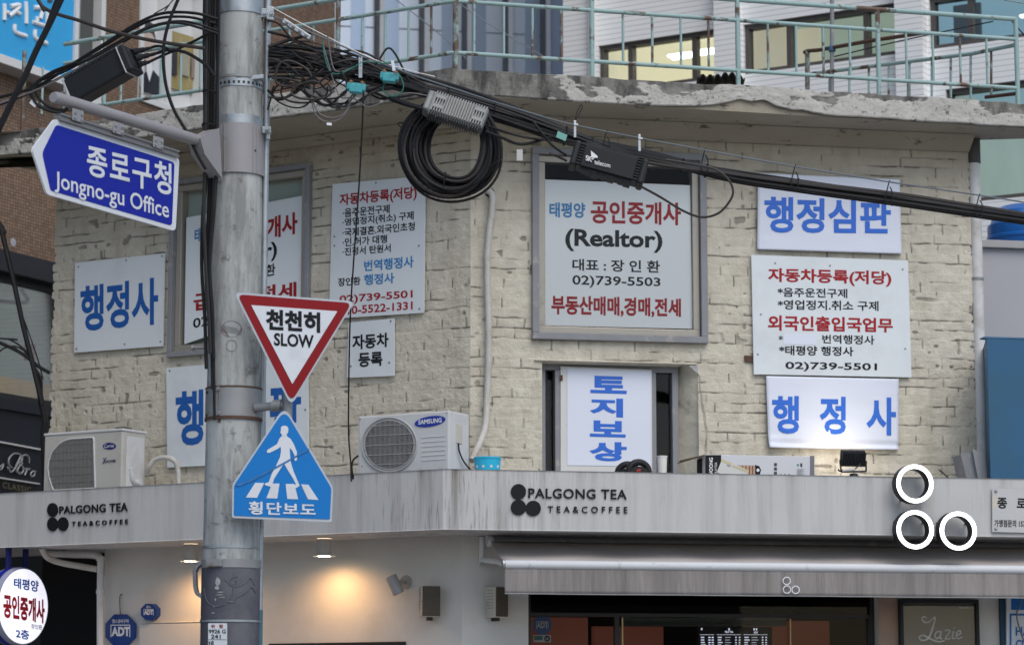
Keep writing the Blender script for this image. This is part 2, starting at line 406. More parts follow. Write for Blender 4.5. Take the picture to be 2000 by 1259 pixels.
# ================================================================ palette
CREAM = mat_brick(); FASC = mat_fascia(); SOFF = mat_soffit(); CANO = mat_canopy(); POLEM = mat_pole(); TEAL = mat_rail()
RUSTY = mat_rail("rusted_rail_paint", (.40, .52))
SIGNW = M("sign_white", (.66, .705, .73), .35, var=.03, vs=2, dirt=(.57, .60, .62), ds=2.2, dr=(.5, .8))
BANNER = M("banner_vinyl", (.66, .70, .80), .4, var=.03, vs=2)
INKB = M("ink_blue", (.018, .10, .36), .4, var=.08, vs=8); INKB2 = M("ink_bright_blue", (.03, .14, .58), .4, var=.06, vs=8)
INKR = M("ink_red", (.33, .015, .02), .5, var=.1, vs=8, spec=.2); INKK = M("ink_black", (.009, .010, .013), .5, var=.1, spec=.2); INKC = M("ink_sky_blue", (.035, .21, .47), .4, var=.06)
GALV = M("galvanised_steel", (.36, .39, .41), .42, .65, .18, 9, (.22, .22, .22), 6, bs=40, bst=.1)
DGALV = M("weathered_steel", (.27, .275, .28), .5, .4, .25, 7, (.13, .08, .05), 4, (.6, .72), 30, .15)
RUSTM = M("rust_iron", (.10, .06, .045), .8, .2, .4, 18, bs=40, bst=.3)
ALU = M("bronze_aluminium", (.36, .335, .29), .42, .35, .1, 5, (.22, .2, .17), 5)
GREYF = M("grey_frame_paint", (.23, .235, .25), .55, 0, .15, 8, (.33, .32, .30), 9, (.58, .66))
DARKF = M("dark_frame", (.022, .022, .024), .4)
BLACKP = M("black_plastic", (.013, .014, .016), .5, 0, .15, 12, (.02, .02, .02), 4, spec=.3); BLACKM = M("black_casting", (.014, .016, .019), .55, 0, .2, 9, (.04, .042, .045), 6)
RUBBER = M("cable_rubber", (.011, .011, .012), .5, 0, .25, 14, (.02, .02, .02), 3, (.55, .7), spec=.22); RUBBER2 = M("faded_cable_rubber", (.022, .021, .021), .5, 0, .2, 10); RUBB = M("brown_cable_rubber", (.032, .026, .024), .5)
GREYCAB = M("grey_cable", (.16, .15, .15), .5); STEELW = M("steel_wire", (.20, .23, .25), .4, .5)
ACW = M("ac_white_enamel", (.56, .57, .58), .35, 0, .05, 4, (.42, .41, .39), 4, (.5, .8)); ACC = M("ac_cream_enamel", (.46, .45, .42), .4, 0, .05, 4, (.36, .34, .31), 3, (.5, .8))
ACG = M("ac_grille_wire", (.42, .43, .44), .4); ACDK = M("ac_coil_dark", (.035, .035, .038), .6, 0, .3, 20); ACMID = M("ac_fin_grey", (.13, .13, .125), .6, 0, .2, 30)
WALLP = M("shop_wall_plaster", (.60, .585, .55), .7, 0, .05, 2, (.51, .49, .455), 2, (.5, .8), 60, .12)
PLAST = M("rough_plaster", (.52, .485, .40), .85, 0, .15, 5, (.28, .25, .2), 6, (.55, .7), 25, .6)
PVC = M("pvc_pipe", (.60, .595, .58), .45, 0, .08, 3, (.40, .38, .35), 4, (.5, .75)); WRAP = M("wrapped_hose", (.50, .485, .45), .7, 0, .1, 9, (.36, .33, .29), 5, (.5, .7), 60, .3)
BLACKL = M("black_letter", (.010, .011, .013), .6, spec=.2); WHITEP = M("white_paint", (.74, .75, .76), .5, 0, .04)
AWN = M("awning_fabric", (.44, .405, .39), .9, 0, .08, 3, (.36, .33, .315), 2.5, (.5, .75), 60, .1, .15); VAL = mat_valance("awning_valance_fabric", (.25, .23, .222), (.11, .10, .094), .6)
BARW = M("awning_bar_white", (.58, .60, .62), .7, 0, .05, 5, (.33, .33, .33), 9, (.6, .75))
NAVY = M("navy_sign_blue", (.010, .020, .30), .45, 0, .04, 3, spec=.2); REFW = M("reflective_white", (.63, .66, .70), .35, 0, .04, 4, (.52, .54, .57), 5, (.55, .8))
RED = M("sign_red", (.23, .008, .012), .45, 0, .08, 6, spec=.2); CROSS = M("crosswalk_blue", (.006, .17, .50), .45, 0, .05, 4, spec=.25); SILV = M("sign_grey_reflective", (.45, .49, .53), .4, 0, .06, 8)
ARMG = M("arm_grey_paint", (.285, .275, .285), .4, .1, .07, 6, (.2, .19, .19), 5, (.6, .75)); DARKG = M("dark_grey_wrap", (.075, .078, .095), .5, 0, .1, 4, (.12, .12, .14), 3, (.5, .7))
CLAMPT = M("teal_clamp", (.06, .33, .37), .45, 0, .2, 12, (.03, .12, .13), 9); AMPG = M("grey_casting", (.19, .20, .20), .5, .3, .15, 9, (.13, .135, .135), 6)
GLASS = glass("window_glass", (.95, .97, .965)); GLASSD = glass("dim_glass", (.985, .99, .99), 1.25)
SHOPG = glass("shop_glass", (.9, .9, .9), 1.18)
LED = glow("led_white", (1, 1, 1), 2.2); TUBE = glow("fluorescent_tube", (1, .99, .95), 2.6); WARM = glow("warm_lamp", (1, .78, .5), 14)

# ================================================================ ground
mb = MB(); mb.add([(-300, -300, 0), (300, -300, 0), (300, 300, 0), (-300, 300, 0)], [(0, 1, 2, 3)])
struct(mb.obj('ground', M("asphalt", (.075, .075, .077), .9, 0, .2, 3)))
mb = MB(); mb.prism([(-24, 3, .004), (24, 3, .004), (24, 24, .004), (-24, 24, .004)], (0, 0, .12))
struct(mb.obj('pavement', M("pavement_block", (.32, .31, .30), .9, 0, .12, 4), None, .02))

# ================================================================ the brick building
OC = 1.0
occ = corner(OC); CL = Pl(occ, L.u, L.n); CR = Pl(occ, R.u, R.n)
ZT = (CL.sz(865, 914)[1] + CR.sz(1300, 924)[1]) / 2; ZB = (CL.sz(865, 1033)[1] + CR.sz(1745, 1045)[1]) / 2
ZF = ZT - .13                                                   # walking level behind the canopy's rim
bld = thing('brick_building', 'two storey cream painted brick building with a blunt corner, flat canopy and peeling roof slab', 'building')
rc = corner(.75); RL = Pl(rc, L.u, L.n); RR = Pl(rc, rotdir(76), (.242, -.970))
ZRB = RL.sz(884, 183)[1]; ZRT = RL.sz(884, 131)[1]
ZW = ZRB - .02
# -- window openings measured on the wall planes (s0, s1, z0, z1)
WR1 = (.505, 1.925, 4.535, 6.07)
q = [R.sz(*p) for p in ((1058, 706), (1335, 713))]; WR2 = (q[0][0], q[1][0] - .02, ZF - .1, (q[0][1] + q[1][1]) / 2)
a, b_ = L.sz(333, 690), L.sz(608, 321); WL1 = (b_[0], a[0], a[1] - .03, b_[1])
def brickwall(pl, s_end, holes, seed):
    ds, dz = .0085, .0062; z0, z1 = ZF - .06, ZW
    nx, nz = int(s_end / ds), int((z1 - z0) / dz)
    s, z = np.meshgrid(np.linspace(0, s_end, nx), np.linspace(z0, z1, nz))
    ch, bl = .0795, .226
    zz = z + .022 * (fbm(s * 1.6, z * 1.6, seed, 2) - .5) + .012 * (vn(s * 11, z * 11, seed + 5) - .5)
    row = np.floor(zz / ch); fz = zz - row * ch
    ss = s + (row % 2) * bl / 2 + (hsh(row, row * .3, seed) - .5) * .11 + .012 * (vn(s * 10, z * 10, seed + 9) - .5)
    c0 = np.floor(ss / bl); fs = ss - c0 * bl
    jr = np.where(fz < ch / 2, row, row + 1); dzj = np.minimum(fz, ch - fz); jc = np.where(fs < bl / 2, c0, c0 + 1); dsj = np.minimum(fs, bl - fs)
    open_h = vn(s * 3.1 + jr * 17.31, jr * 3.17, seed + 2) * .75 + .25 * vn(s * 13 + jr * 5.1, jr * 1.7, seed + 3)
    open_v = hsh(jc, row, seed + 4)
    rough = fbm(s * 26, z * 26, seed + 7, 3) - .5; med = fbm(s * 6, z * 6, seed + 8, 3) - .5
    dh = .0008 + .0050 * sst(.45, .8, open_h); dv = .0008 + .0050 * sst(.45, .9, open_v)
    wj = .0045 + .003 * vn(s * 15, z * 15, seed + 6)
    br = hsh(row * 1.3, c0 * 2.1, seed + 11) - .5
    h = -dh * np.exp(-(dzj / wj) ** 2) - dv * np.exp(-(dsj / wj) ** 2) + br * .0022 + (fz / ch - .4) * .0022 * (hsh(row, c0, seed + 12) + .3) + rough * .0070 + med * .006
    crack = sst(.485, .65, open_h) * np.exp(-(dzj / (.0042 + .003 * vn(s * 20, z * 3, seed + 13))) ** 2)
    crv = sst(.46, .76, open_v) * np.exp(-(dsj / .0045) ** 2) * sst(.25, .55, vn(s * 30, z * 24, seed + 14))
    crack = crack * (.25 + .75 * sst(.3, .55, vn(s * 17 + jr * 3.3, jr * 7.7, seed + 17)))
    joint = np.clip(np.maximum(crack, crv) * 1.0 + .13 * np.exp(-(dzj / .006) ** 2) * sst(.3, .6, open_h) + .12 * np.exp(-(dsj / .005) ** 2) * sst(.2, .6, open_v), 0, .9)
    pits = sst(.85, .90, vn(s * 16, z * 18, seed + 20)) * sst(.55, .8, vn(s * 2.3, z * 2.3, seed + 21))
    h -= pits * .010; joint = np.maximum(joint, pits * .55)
    fade = np.clip(s / .05, 0, 1); h = h * fade - .004
    # the free end of the wall is ragged, brick by brick
    e = np.clip((s - (s_end - .10)) / .10, 0, 1)
    s2 = s - e * (.030 * hsh(row, row * .7, seed + 30) + .016 * np.exp(-(dzj / .012) ** 2) + .008 * vn(s * 0, z * 60, seed + 31))
    P = np.array(pl.p)[None, None] + s2[..., None] * np.array(pl.u) + h[..., None] * np.array(pl.n); P[..., 2] = z
    cs, cz = (s[:-1, :-1] + s[1:, 1:]) / 2, (z[:-1, :-1] + z[1:, 1:]) / 2
    keep = np.ones(cs.shape, bool)
    for k in holes: keep &= ~((cs > k[0]) & (cs < k[1]) & (cz > k[2]) & (cz < k[3]))
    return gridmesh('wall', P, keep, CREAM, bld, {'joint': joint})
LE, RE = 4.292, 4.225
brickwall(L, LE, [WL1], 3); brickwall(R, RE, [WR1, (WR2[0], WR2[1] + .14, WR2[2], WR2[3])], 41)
mb = MB()                                                       # return walls at both free ends and behind
mb.box(L, LE - .16, LE - .05, 0, ZW, -3.5, -.03); mb.obj('side_wall', CREAM, bld)
mb = MB(); mb.box(R, RE - .16, RE - .06, 0, ZW, -3.0, -.03); mb.obj('side_wall', CREAM, bld)
# -- roof slab and its peeling edge
EL, ER = 5.6, 5.2
mb = MB(); k = .03
rq, lq = pxZ(2000, 271, ZRB), pxZ(0, 319, ZRB); re_, le_ = R.P(RE + .03, ZRB, -.06), L.P(LE + .03, ZRB, -.06)
pl_ = [RR.P(0, ZRB, -k), RR.P(ER, ZRB, -k), re_ + (rq - re_) * 1.9, re_, R.P(RE + .03, ZRB, -3.4), L.P(LE + .03, ZRB, -3.8), le_, le_ + (lq - le_) * 1.7, RL.P(EL, ZRB, -k)]
ci = corner(-k, -k, RL, RR); pl_[0] = V((ci.x, ci.y, ZRB))
mb.prism(pl_, (0, 0, ZRT - ZRB - .01)); mb.obj('roof_slab', SOFF, bld)
def fascia(pl, s_end, left, seed):
    nx, nz = int(s_end / .009), 34
    s, t = np.meshgrid(np.linspace(0, s_end, nx), np.linspace(0, 1, nz))
    n1 = fbm(s * 3.2, t * 1.1, seed, 5); n2 = fbm(s * 9, t * 3.5, seed + 5, 4)
    if left: base = np.interp(s, [0, .5, .75, 1.2, 2.4, 4, 6], [.10, .16, .42, .58, .55, .45, .5]) + (1 - t) * .30 - .12
    else: base = np.interp(s, [0, .55, .9, 1.3, 2.0, 2.6, 6], [-.30, -.20, .36, .52, .55, .74, .80]) + (.42 - t) * .85 * np.clip(s / 1.5, 0, 1)
    paint = sst(.0, .05, base - .5 + (n1 - .5) * 1.5 + (n2 - .5) * .9 + .12)
    zb = .018 * fbm(s * 5, s * 0, seed + 9, 4)
    if not left: zb = zb + .085 * np.exp(-((s - 2.45) / .36) ** 2) * (.6 + .8 * vn(s * 9, s * 0, seed + 3))
    zt = .03 * (fbm(s * 4, s * 0, seed + 12, 4) - .5)
    z = (ZRB - .004 + zb) * (1 - t) + (ZRT + zt) * t
    h = paint * .006 + (fbm(s * 14, t * 4, seed + 6, 4) - .5) * .013 + (fbm(s * 2.2, t * .6, seed + 7, 2) - .5) * .03
    h = h * np.clip(s / .06, 0, 1) - .006 + np.where(t > .97, -.03, 0) - np.where(t < .03, .012, 0)
    P = np.array(pl.p)[None, None] + s[..., None] * np.array(pl.u) + h[..., None] * np.array(pl.n); P[..., 2] = z
    gridmesh('roof_edge', P, None, FASC, bld, {'paint': paint})
fascia(RL, EL, True, 5); fascia(RR, ER, False, 23)
# cove where the right-hand soffit meets the wall
mb = MB(); mb.add([R.P(-.0, ZW - .10, .012), R.P(RE - .03, ZW - .10, .012), R.P(RE - .03, ZRB - .004, .16), R.P(-.05, ZRB - .004, .16)], [(0, 1, 2, 3)]); mb.obj('cove', SOFF, bld)
mb = MB(); mb.add([L.P(0, ZW - .05, .012), L.P(LE - .02, ZW - .05, .012), L.P(LE - .02, ZRB - .004, .10), L.P(-.03, ZRB - .004, .10)], [(0, 1, 2, 3)]); mb.obj('cove', SOFF, bld)
# -- canopy over the shop
mb = MB(); KL, KR = 5.6, 5.2
def ring_poly(o0, o1, z):
    a, b = corner(o1), corner(o0)
    return [V((a.x, a.y, z)), CR.P(KR, z, o1 - OC), CR.P(KR, z, o0 - OC), V((b.x, b.y, z)), CL.P(KL, z, o0 - OC), CL.P(KL, z, o1 - OC)]
mb.prism(ring_poly(-.05, OC - .115, ZB + .003), (0, 0, ZF - ZB))
mb.prism(ring_poly(OC - .115, OC, ZB), (0, 0, ZT - ZB)); mb.obj('canopy', CANO, bld, .008)
# -- shop walls under the canopy
SO = .30; sc_ = corner(SO); SL = Pl(sc_, L.u, L.n); SR = Pl(sc_, R.u, R.n)
sL = SL.sz(203, 1150)[0]; sw0, sw1 = SL.sz(793, 1254)[0], SL.sz(526, 1254)[0]; zw = SL.sz(660, 1254)[1]
mb = MB(); holed(mb, SL, 0, sL, 0, ZB + .01, [(sw0, sw1, .3, zw)], 0, .12); mb.obj('shop_wall', WALLP, bld)
sd0, sd1 = SR.sz(1032, 1200)[0], SR.sz(1714, 1200)[0]; zh = ZB - .28; sre = SR.sz(1951, 1200)[0]
mb = MB(); holed(mb, SR, 0, sre, 0, ZB + .01, [(sd0, sd1, 0, zh)], 0, .16); mb.obj('shop_wall', WALLP, bld)
mb = MB(); mb.box(SL, sL - .02, sL, 0, ZB, -.9, -.001); mb.obj('shop_side_wall', WALLP, bld)
mb = MB(); mb.box(L, sL - .1, LE + .01, 0, ZB + .002, -.30, .005); mb.obj('dark_shopfront', M('shopfront_black', (.010, .010, .012), .5), bld)
# dark window low in the left shop wall
wl = MB(); framebox(wl, SL, sw0, sw1, .3, zw, .04, -.10, .012); wo = wl.obj('window', DARKF, bld)
mb = MB(); mb.box(SL, sw0 + .04, sw1 - .04, .34, zw - .04, -.07, -.06); mb.obj('pane', M("dark_pane", (.02, .018, .016), .08), wo)
# thin pale panel left of it
x0, x1 = SL.sz(396, 1216)[0], SL.sz(277, 1216)[0]; z1_ = SL.sz(330, 1217)[1]
mb = MB(); mb.box(SL, x0, x1, .4, z1_, .0, .03); mb.box(SL, x0, x1, z1_ + .004, z1_ + .012, 0, .034); mb.obj('shutter_box', WALLP, bld, .004)

# -- shop front: dark frame, transom, panes, room behind
D = SR; fo = -.12
zt1 = D.sz(1300, 1200)[1]; zt2 = D.sz(1300, 1222)[1]
sf = MB(); framebox(sf, D, sd0, sd1, 0, zh, .035, fo - .03, fo + .04)
def sx(x): return D.sz(x, 1220, fo)[0]
sf.box(D, sd0 + .035, sd1 - .035, zt1 - .012, zt1 + .015, fo - .03, fo + .03)
for x in (1204, 1698):
    sf.box(D, sx(x) - .018, sx(x) + .018, 0.02, zt1 - .012, fo - .028, fo + .028)
sfo = sf.obj('shop_front', DARKF, bld)
mb = MB(); mb.box(D, sx(1213) - .006, sx(1213) + .006, 0.02, zt1 - .02, fo + .029, fo + .05); mb.box(D, sx(1541) - .005, sx(1541) + .005, .02, zt1 - .02, fo + .029, fo + .04); mb.obj('brass_strip', M("brass_strip", (.33, .25, .13), .35, .7), sfo)
for s0, s1, z0, z1 in ((sd0 + .035, sd1 - .035, zt1 + .016, zh - .035), (sd0 + .035, sx(1204) - .018, .02, zt1 - .013), (sx(1204) + .018, sx(1698) - .018, .02, zt1 - .013)):
    mb = MB(); mb.box(D, s0, s1, z0, z1, fo - .004, fo + .004); mb.obj('pane', SHOPG, sfo)
mb = MB(); room(mb, D, sd0 - .15, sd1 + .05, 0.13, zh + .1, fo - .05, fo - 3.0); mb.obj('shop_room', M("shop_room_dark", (.022, .017, .015), .8, 0, .3, 1), bld)
mb = MB(); mb.box(D, sd0 - .1, sx(1196), .14, 2.36, fo - 1.0, fo - .9); mb.box(D, sx(1240), sx(1385), .14, 2.31, fo - 1.6, fo - 1.5); mb.box(D, sx(1545), sx(1720), .14, 2.36, fo - 1.4, fo - 1.3); mb.obj('red_brown_panel', M("red_brown_panel", (.15, .05, .03), .5, 0, .2, 1, emit=.22), bld)  # panels glow faintly, shop light put into their own emission
mb = MB(); mb.box(SR, sd1 + .004, SR.sz(1753, 1200)[0], 0, ZB - .2, 0, .012); mb.obj('pier_light_panel', M('warm_light_tan', (.36, .25, .19), .7), bld)  # added panel: warm light from the shop put into its tan colour
# header strip of dark glass with a slanted reflector
# ---- upper windows
def window(pl, hole, fr, name='window', inner=.055, mat_o=GREYF, mat_i=ALU, proud=.045):
    s0, s1, z0, z1 = hole
    w_ = framebox(MB(), pl, s0 - .01, s1 + .01, z0 - .01, z1 + .01, fr, -.12, proud).obj(name, mat_o, bld, .005)
    s0 += fr; s1 -= fr; z0 += fr; z1 -= fr
    framebox(MB(), pl, s0 - .008, s1 + .008, z0 - .008, z1 + .008, inner, -.10, .0).obj('sash', mat_i, w_, .005)
    mb = MB(); room(mb, pl, s0 - .05, s1 + .05, z0 - .05, z1 + .05, -.13, -.6); mb.obj('window_recess', M("dark_room", (.03, .032, .034), .9), w_)
    return w_, (s0 + inner - .008, s1 - inner + .008, z0 + inner - .008, z1 - inner + .008)
w1, g1 = window(R, WR1, .055)
w2, g2 = window(L, WL1, .045)
MB().add([R.P(g1[0], g1[2], -.022), R.P(g1[1], g1[2], -.022), R.P(g1[1], g1[3], -.022), R.P(g1[0], g1[3], -.022)], [(0, 1, 2, 3)]).obj('pane', GLASSD, w1)
MB().add([L.P(g2[0], g2[2], -.022), L.P(g2[1], g2[2], -.022), L.P(g2[1], g2[3], -.022), L.P(g2[0], g2[3], -.022)], [(0, 1, 2, 3)]).obj('pane', GLASSD, w2)
MB().box(L, g2[0], g2[1], g2[2], g2[3], -.10, -.09).obj('roller_blind', M('sage_blind', (.30, .36, .33), .7, 0, .1, 2), w2)
# lower window on the right wall: deep plastered opening, side lights, board in the middle
s0, s1, z0, z1 = WR2
w3 = framebox(MB(), R, s0 - .0, s1 + .0, z0, z1, .05, -.20, -.10).obj('window', GREYF, bld, .004)
def sr(x, o=-.1): return R.sz(x, 820, o)[0]
for x in (1089, 1276): MB().box(R, sr(x) - .022, sr(x) + .022, z0 + .05, z1 - .05, -.19, -.085).obj('mullion', GREYF, w3, .004)
mb = MB(); mb.box(R, s0 + .05, s1 - .05, z0 + .05, z1 - .05, -.165, -.160); mb.obj('pane', GLASSD, w3)
mb = MB(); room(mb, R, s0 - .05, s1 + .05, z0 - .05, z1 + .05, -.21, -.7); mb.obj('window_recess', MC["dark_room"], w3)
mb = MB(); mb.box(R, sr(1068), sr(1071), z0 + .05, z1 - .06, -.15, -.14); mb.box(R, sr(1060), sr(1083), z0 + .05, z1 - .06, -.30, -.29);  mb.obj('curtain', M("dark_curtain", (.035, .04, .05), .8, 0, .4, 12), w3)
mb = MB()                                                      # reveals: two cheeks and a head
for a, b in ((s0 - .005, s0 + .004), (s1 - .004, s1 + .006)):
    mb.box(R, a, b, z0, z1, -.20, -.004 if a < s0 + .1 else -.185)
mb.box(R, s0, s1, z1 - .004, z1 + .006, -.2, -.004); mb.obj('reveal', PLAST, w3)
# broken plaster flare on the right of the opening
nz = 60; zz = np.linspace(z0, z1 + .03, nz); rows = []
for i, z in enumerate(zz):
    t = (z - z0) / (z1 - z0)
    wd = .185 - .03 * t + .075 * float(vn(np.array(z * 6.), np.array(.5), 3)) - .02 * float(vn(np.array(z * 19.), np.array(.5), 9)) - (.09 if t > .93 else 0) * (t - .93) / .07
    rows.append([R.P(s1 + wd * f, z, -.19 + .20 * f ** 1.5 + .035 * math.sin(f * math.pi) * (1 if f < 1 else 0) + .012 * (float(vn(np.array(z * 14.), np.array(f * 5.), 4)) - .5)) for f in np.linspace(0, 1, 10)])
gridmesh('plaster_flare', np.array([[list(p) for p in r] for r in rows]), None, PLAST, w3)
# lintel course lump over it
mb = MB(); mb.box(R, s0 - .06, s1 + .13, z1 + .004, z1 + .02, -.05, .018); mb.obj('lintel', CREAM, w3, .006)

# ================================================================ roof railings
def railing(name, label, path, zs, posts, bal, rb=.014, rr=.021, mats=(TEAL,)):
    g = thing(name, label, 'railing', 'roof railings')
    return g
rail = thing('railing', 'long teal pipe railing with rust patches along the roof edge, front run around the corner', 'railing', 'roof railings')
FR, FL = Pl(corner(-.09, -.09, RL, RR), RR.u, RR.n), Pl(corner(-.09, -.09, RL, RR), RL.u, RL.n)
def zr(pl, x, y): return pl.sz(x, y)[1]
zb_, zm_, zt_ = zr(FR, 1441, 138), zr(FR, 1441, 40), zr(FR, 1500, 4) 
sEnd = FR.sz(1986, 100)[0]
SLW = 3.9
for nm, z, r, m in (('bottom_rail', zb_, .017, TEAL), ('middle_rail', zm_, .017, TEAL), ('top_rail', zt_, .020, TEAL)):
    pts = [FL.P(SLW * t, z) for t in np.linspace(1, 0.02, 30)] + [FR.P(sEnd * t, z) for t in np.linspace(0, 1, 40)]
    MB().tube(pts, r, 10).obj(nm, m, rail)
for x in (890, 1156, 1441, 1715, 1985):
    s = FR.sz(x, 90)[0]; MB().tube([FR.P(s, ZRT - .03), FR.P(s, zt_ + (.0 if x < 1980 else .01))], .024 if x == 890 else .020, 10).obj('post', RUSTY if x == 890 else TEAL, rail)
for x in (1096, 1217, 1274, 1330, 1384, 1500, 1555, 1608, 1660, 1770, 1822, 1875, 1927, 926, 984, 1040):
    s = FR.sz(x, 100)[0]; MB().tube([FR.P(s, zb_), FR.P(s, zm_)], .0105, 8).obj('baluster', RUSTY if x in (1500, 1096, 1384) else TEAL, rail)
for x in (660, 420, 205, 48):
    s = FL.sz(x, 100)[0]
    MB().tube([FL.P(s, ZRT - .03), FL.P(s, zt_)], .019, 10).obj('post', RUSTY if x in (48, 660) else TEAL, rail)
for x in (842, 798, 752, 707, 612, 565, 525, 392, 354, 315, 275, 238, 170, 128, 85):
    s = FL.sz(x, 100)[0]; MB().tube([FL.P(s, zb_), FL.P(s, zm_)], .0105, 8).obj('baluster', RUSTY if x in (842, 612, 275) else TEAL, rail)
# the second railing on the far side of the terrace
r2 = thing('railing', 'shorter rusty railing set back on the roof, meeting the front run at right', 'railing', 'roof railings')
A = FR.P(sEnd, 0); 
def lerp(a, b, t): return V(a) * (1 - t) + V(b) * t
dB = 22.6
Bq = pxY(1577, 160, dB)
def back(x, y):                                                # plane through the end post and the far post
    n = V((Bq.x - A.x, Bq.y - A.y, 0)).normalized(); nn = V((n.y, -n.x, 0)); return hit(x, y, A, nn)
MB().tube([back(1983, 88), back(1900, 105), back(1780, 120), back(1580, 145)], .018, 8).obj('top_rail', TEAL, r2)
MB().tube([back(1571, 103), back(1577, 100), back(1600, 98), back(1700, 80), back(1808, 64)], .019, 8).obj('raised_rail', RUSTM, r2)
MB().tube([back(1577, 100), back(1577, 175)], .022, 8).obj('post', RUSTY, r2)
for x, y in ((1620, 140), (1659, 134), (1697, 128), (1736, 124), (1775, 119), (1820, 113), (1857, 107), (1896, 103), (1936, 96)):
    MB().tube([back(x, y), back(x, 192)], .017 if x == 1775 else .011, 8).obj('baluster', RUSTY if x in (1775, 1936) else TEAL, r2)
MB().tube([back(1925, 190), back(1985, 183)], .016, 8).obj('bottom_rail', RUSTM, r2)
mastp = thing('roof_mast', 'thin grey steel mast standing on the roof behind the railing', 'mast')
MB().tube([back(1625, -40), back(1625, 180)], .019, 8).obj('tube', GREYF, mastp)
MB().lathe(back(1625, 96), (0, 0, 1), [(.02, -.03), (.034, -.02), (.034, .02), (.02, .03)], 10).obj('blue_tie', M("blue_rag", (.05, .12, .2), .8), mastp)
cor = MB()                                                     # scrap of corrugated sheet lying at the edge
P = []
for i in range(40):
    x = 1362 + i * 2.4; y = 150 + 4.2 * math.sin(i * 1.05) - 3.5 * math.exp(-((i - 26) / 8) ** 2) * 2 + (i * .12)
    P.append([list(FR.at(x, y, -.05)), list(FR.at(x, y, -.05) + V((.02, .5, .02)))])
o = gridmesh('corrugated_sheet', np.array(P), None, M("corrugated_dark", (.035, .035, .036), .7), None)
o.modifiers.new('thick', 'SOLIDIFY').thickness = .01
tag(o, 'dark scrap of corrugated roofing lying on the roof edge behind the railing', 'roofing sheet')
# ================================================================ boards and notices on the brick
SCREW = M("screw_head", (.25, .25, .26), .4, .6)
def board(name, label, pl, quad, o=.03, t=.012, m=SIGNW, screws=(), cat='sign', group='notices on the brick wall', wrinkle=0):
    g = thing(name, label, cat, group)
    if wrinkle:
        n = 44; u, v = np.meshgrid(np.linspace(0, 1, n), np.linspace(0, 1, n))
        A, B, C_, D = (np.array(pl.at(*q, o)) for q in quad)               # TL TR BR BL
        P = ((A[None, None] * (1 - u[..., None]) + B * u[..., None]) * (1 - v[..., None]) + (D * (1 - u[..., None]) + C_ * u[..., None]) * v[..., None])
        h = (fbm(u * 6, v * 5, 77, 3) - .5) * wrinkle + .004 * np.exp(-((u - .42 - .18 * (1 - v)) / .015) ** 2) * sst(.5, .8, v)
        for a, b in ((.03, .5), (.04, .88), (.3, .95), (.7, .96), (.93, .93), (.5, .75), (.97, .2)): h = h + .004 * np.exp(-(((u - a) * 1.7) ** 2 + (v - b) ** 2) / .0003)
        if wrinkle > .006: h = h + .035 * sst(.80, 1, v) * sst(.16, .0, u) - .012 * sst(.86, .93, v) * (1 - sst(.93, 1, v))
        P = P + h[..., None] * np.array(pl.n)
        ob = gridmesh('sheet', P, None, m, g); ob.modifiers.new('thick', 'SOLIDIFY').thickness = .004
        MB().pp(pl, quad, o - .014, .010).obj('backing', M("backing_board", (.35, .34, .33), .8), g)
    else:
        MB().pp(pl, quad, o, t).obj('panel', m, g, .002)
    for x, y in screws:
        MB().disc(pl.at(x, y, o + .001), pl.n, .0095, .003, 8).obj('screw', SCREW, g)
    return g
g = board('notice_board', 'square pale sign with three large blue Korean letters, leftmost on the brick wall', L, [(147, 514), (321, 495), (318, 675), (145, 688)], screws=((153, 521), (246, 508), (316, 500), (149, 681), (243, 672), (313, 667)))
text('행정사', L, (157, 559, 648, 309, 541, 633), INKB, g, .032, .03)
g = board('notice_board', 'tall white notice of red, black and blue text crossed by a thin hanging black cable', L, [(650, 360), (830, 344), (827, 610), (643, 622)], screws=((734, 357), (653, 462), (653, 480), (818, 480), (819, 603), (822, 350)))
for s, bx, m, b in (('자동차등록(저당)', (663, 379, 405, 814, 363, 391), INKR, .028), ('·음주운전구제', (669, 407, 425, 761, 399, 416), INKK, .02), ('·영업정지(취소) 구제', (669, 427, 444, 808, 412, 431), INKK, .02),
                    ('·국제결혼.외국인초청', (669, 446, 463, 810, 433, 450), INKK, .02), ('·인.허가 대행', (669, 465, 482, 756, 458, 474), INKK, .02), ('·진정서 탄원서', (669, 484, 500, 763, 476, 492), INKK, .02),
                    ('번역행정사', (711, 509, 530, 808, 499, 522), INKC, .025), ('장인환', (660, 543, 559, 704, 540, 556), INKK, .02), ('행정사', (711, 536, 557, 770, 532, 553), INKC, .025),
                    ('02)739-5501', (663, 577, 596, 806, 566, 585), INKR, .02), ('010-5522-1331', (663, 599, 615, 806, 588, 604), INKR, .02)):
    text(s, L, bx, m, g, .032, b)
g = board('notice_board', 'small white sign with two lines of black text right of the red triangle', L, [(681, 630), (769, 622), (769, 733), (678, 737)], screws=((763, 627), (685, 715), (760, 708)))
text('자동차', L, (688, 654, 683, 759, 649, 677), INKK, g, .032, .03); text('등록', L, (700, 689, 717, 747, 686, 714), INKK, g, .032, .03)
g = board('notice_board', 'pale sign with large blue letters half hidden behind the concrete pole', L, [(325, 719), (600, 694), (602, 898), (327, 912)], screws=((331, 724), (596, 800), (596, 702)))
text('행정심판', L, (343, 764, 872, 588, 744, 850), INKB, g, .032, .03)
g = board('banner_sheet', 'wrinkled pale banner with four blue letters just under the black cables', R, [(1480, 338), (1757, 351), (1761, 496), (1479, 487)], .035, m=BANNER, wrinkle=.006, group='banners on the brick wall')
text('행정심판', R, (1493, 383, 454, 1740, 392, 457), INKB2, g, .0415, .030)
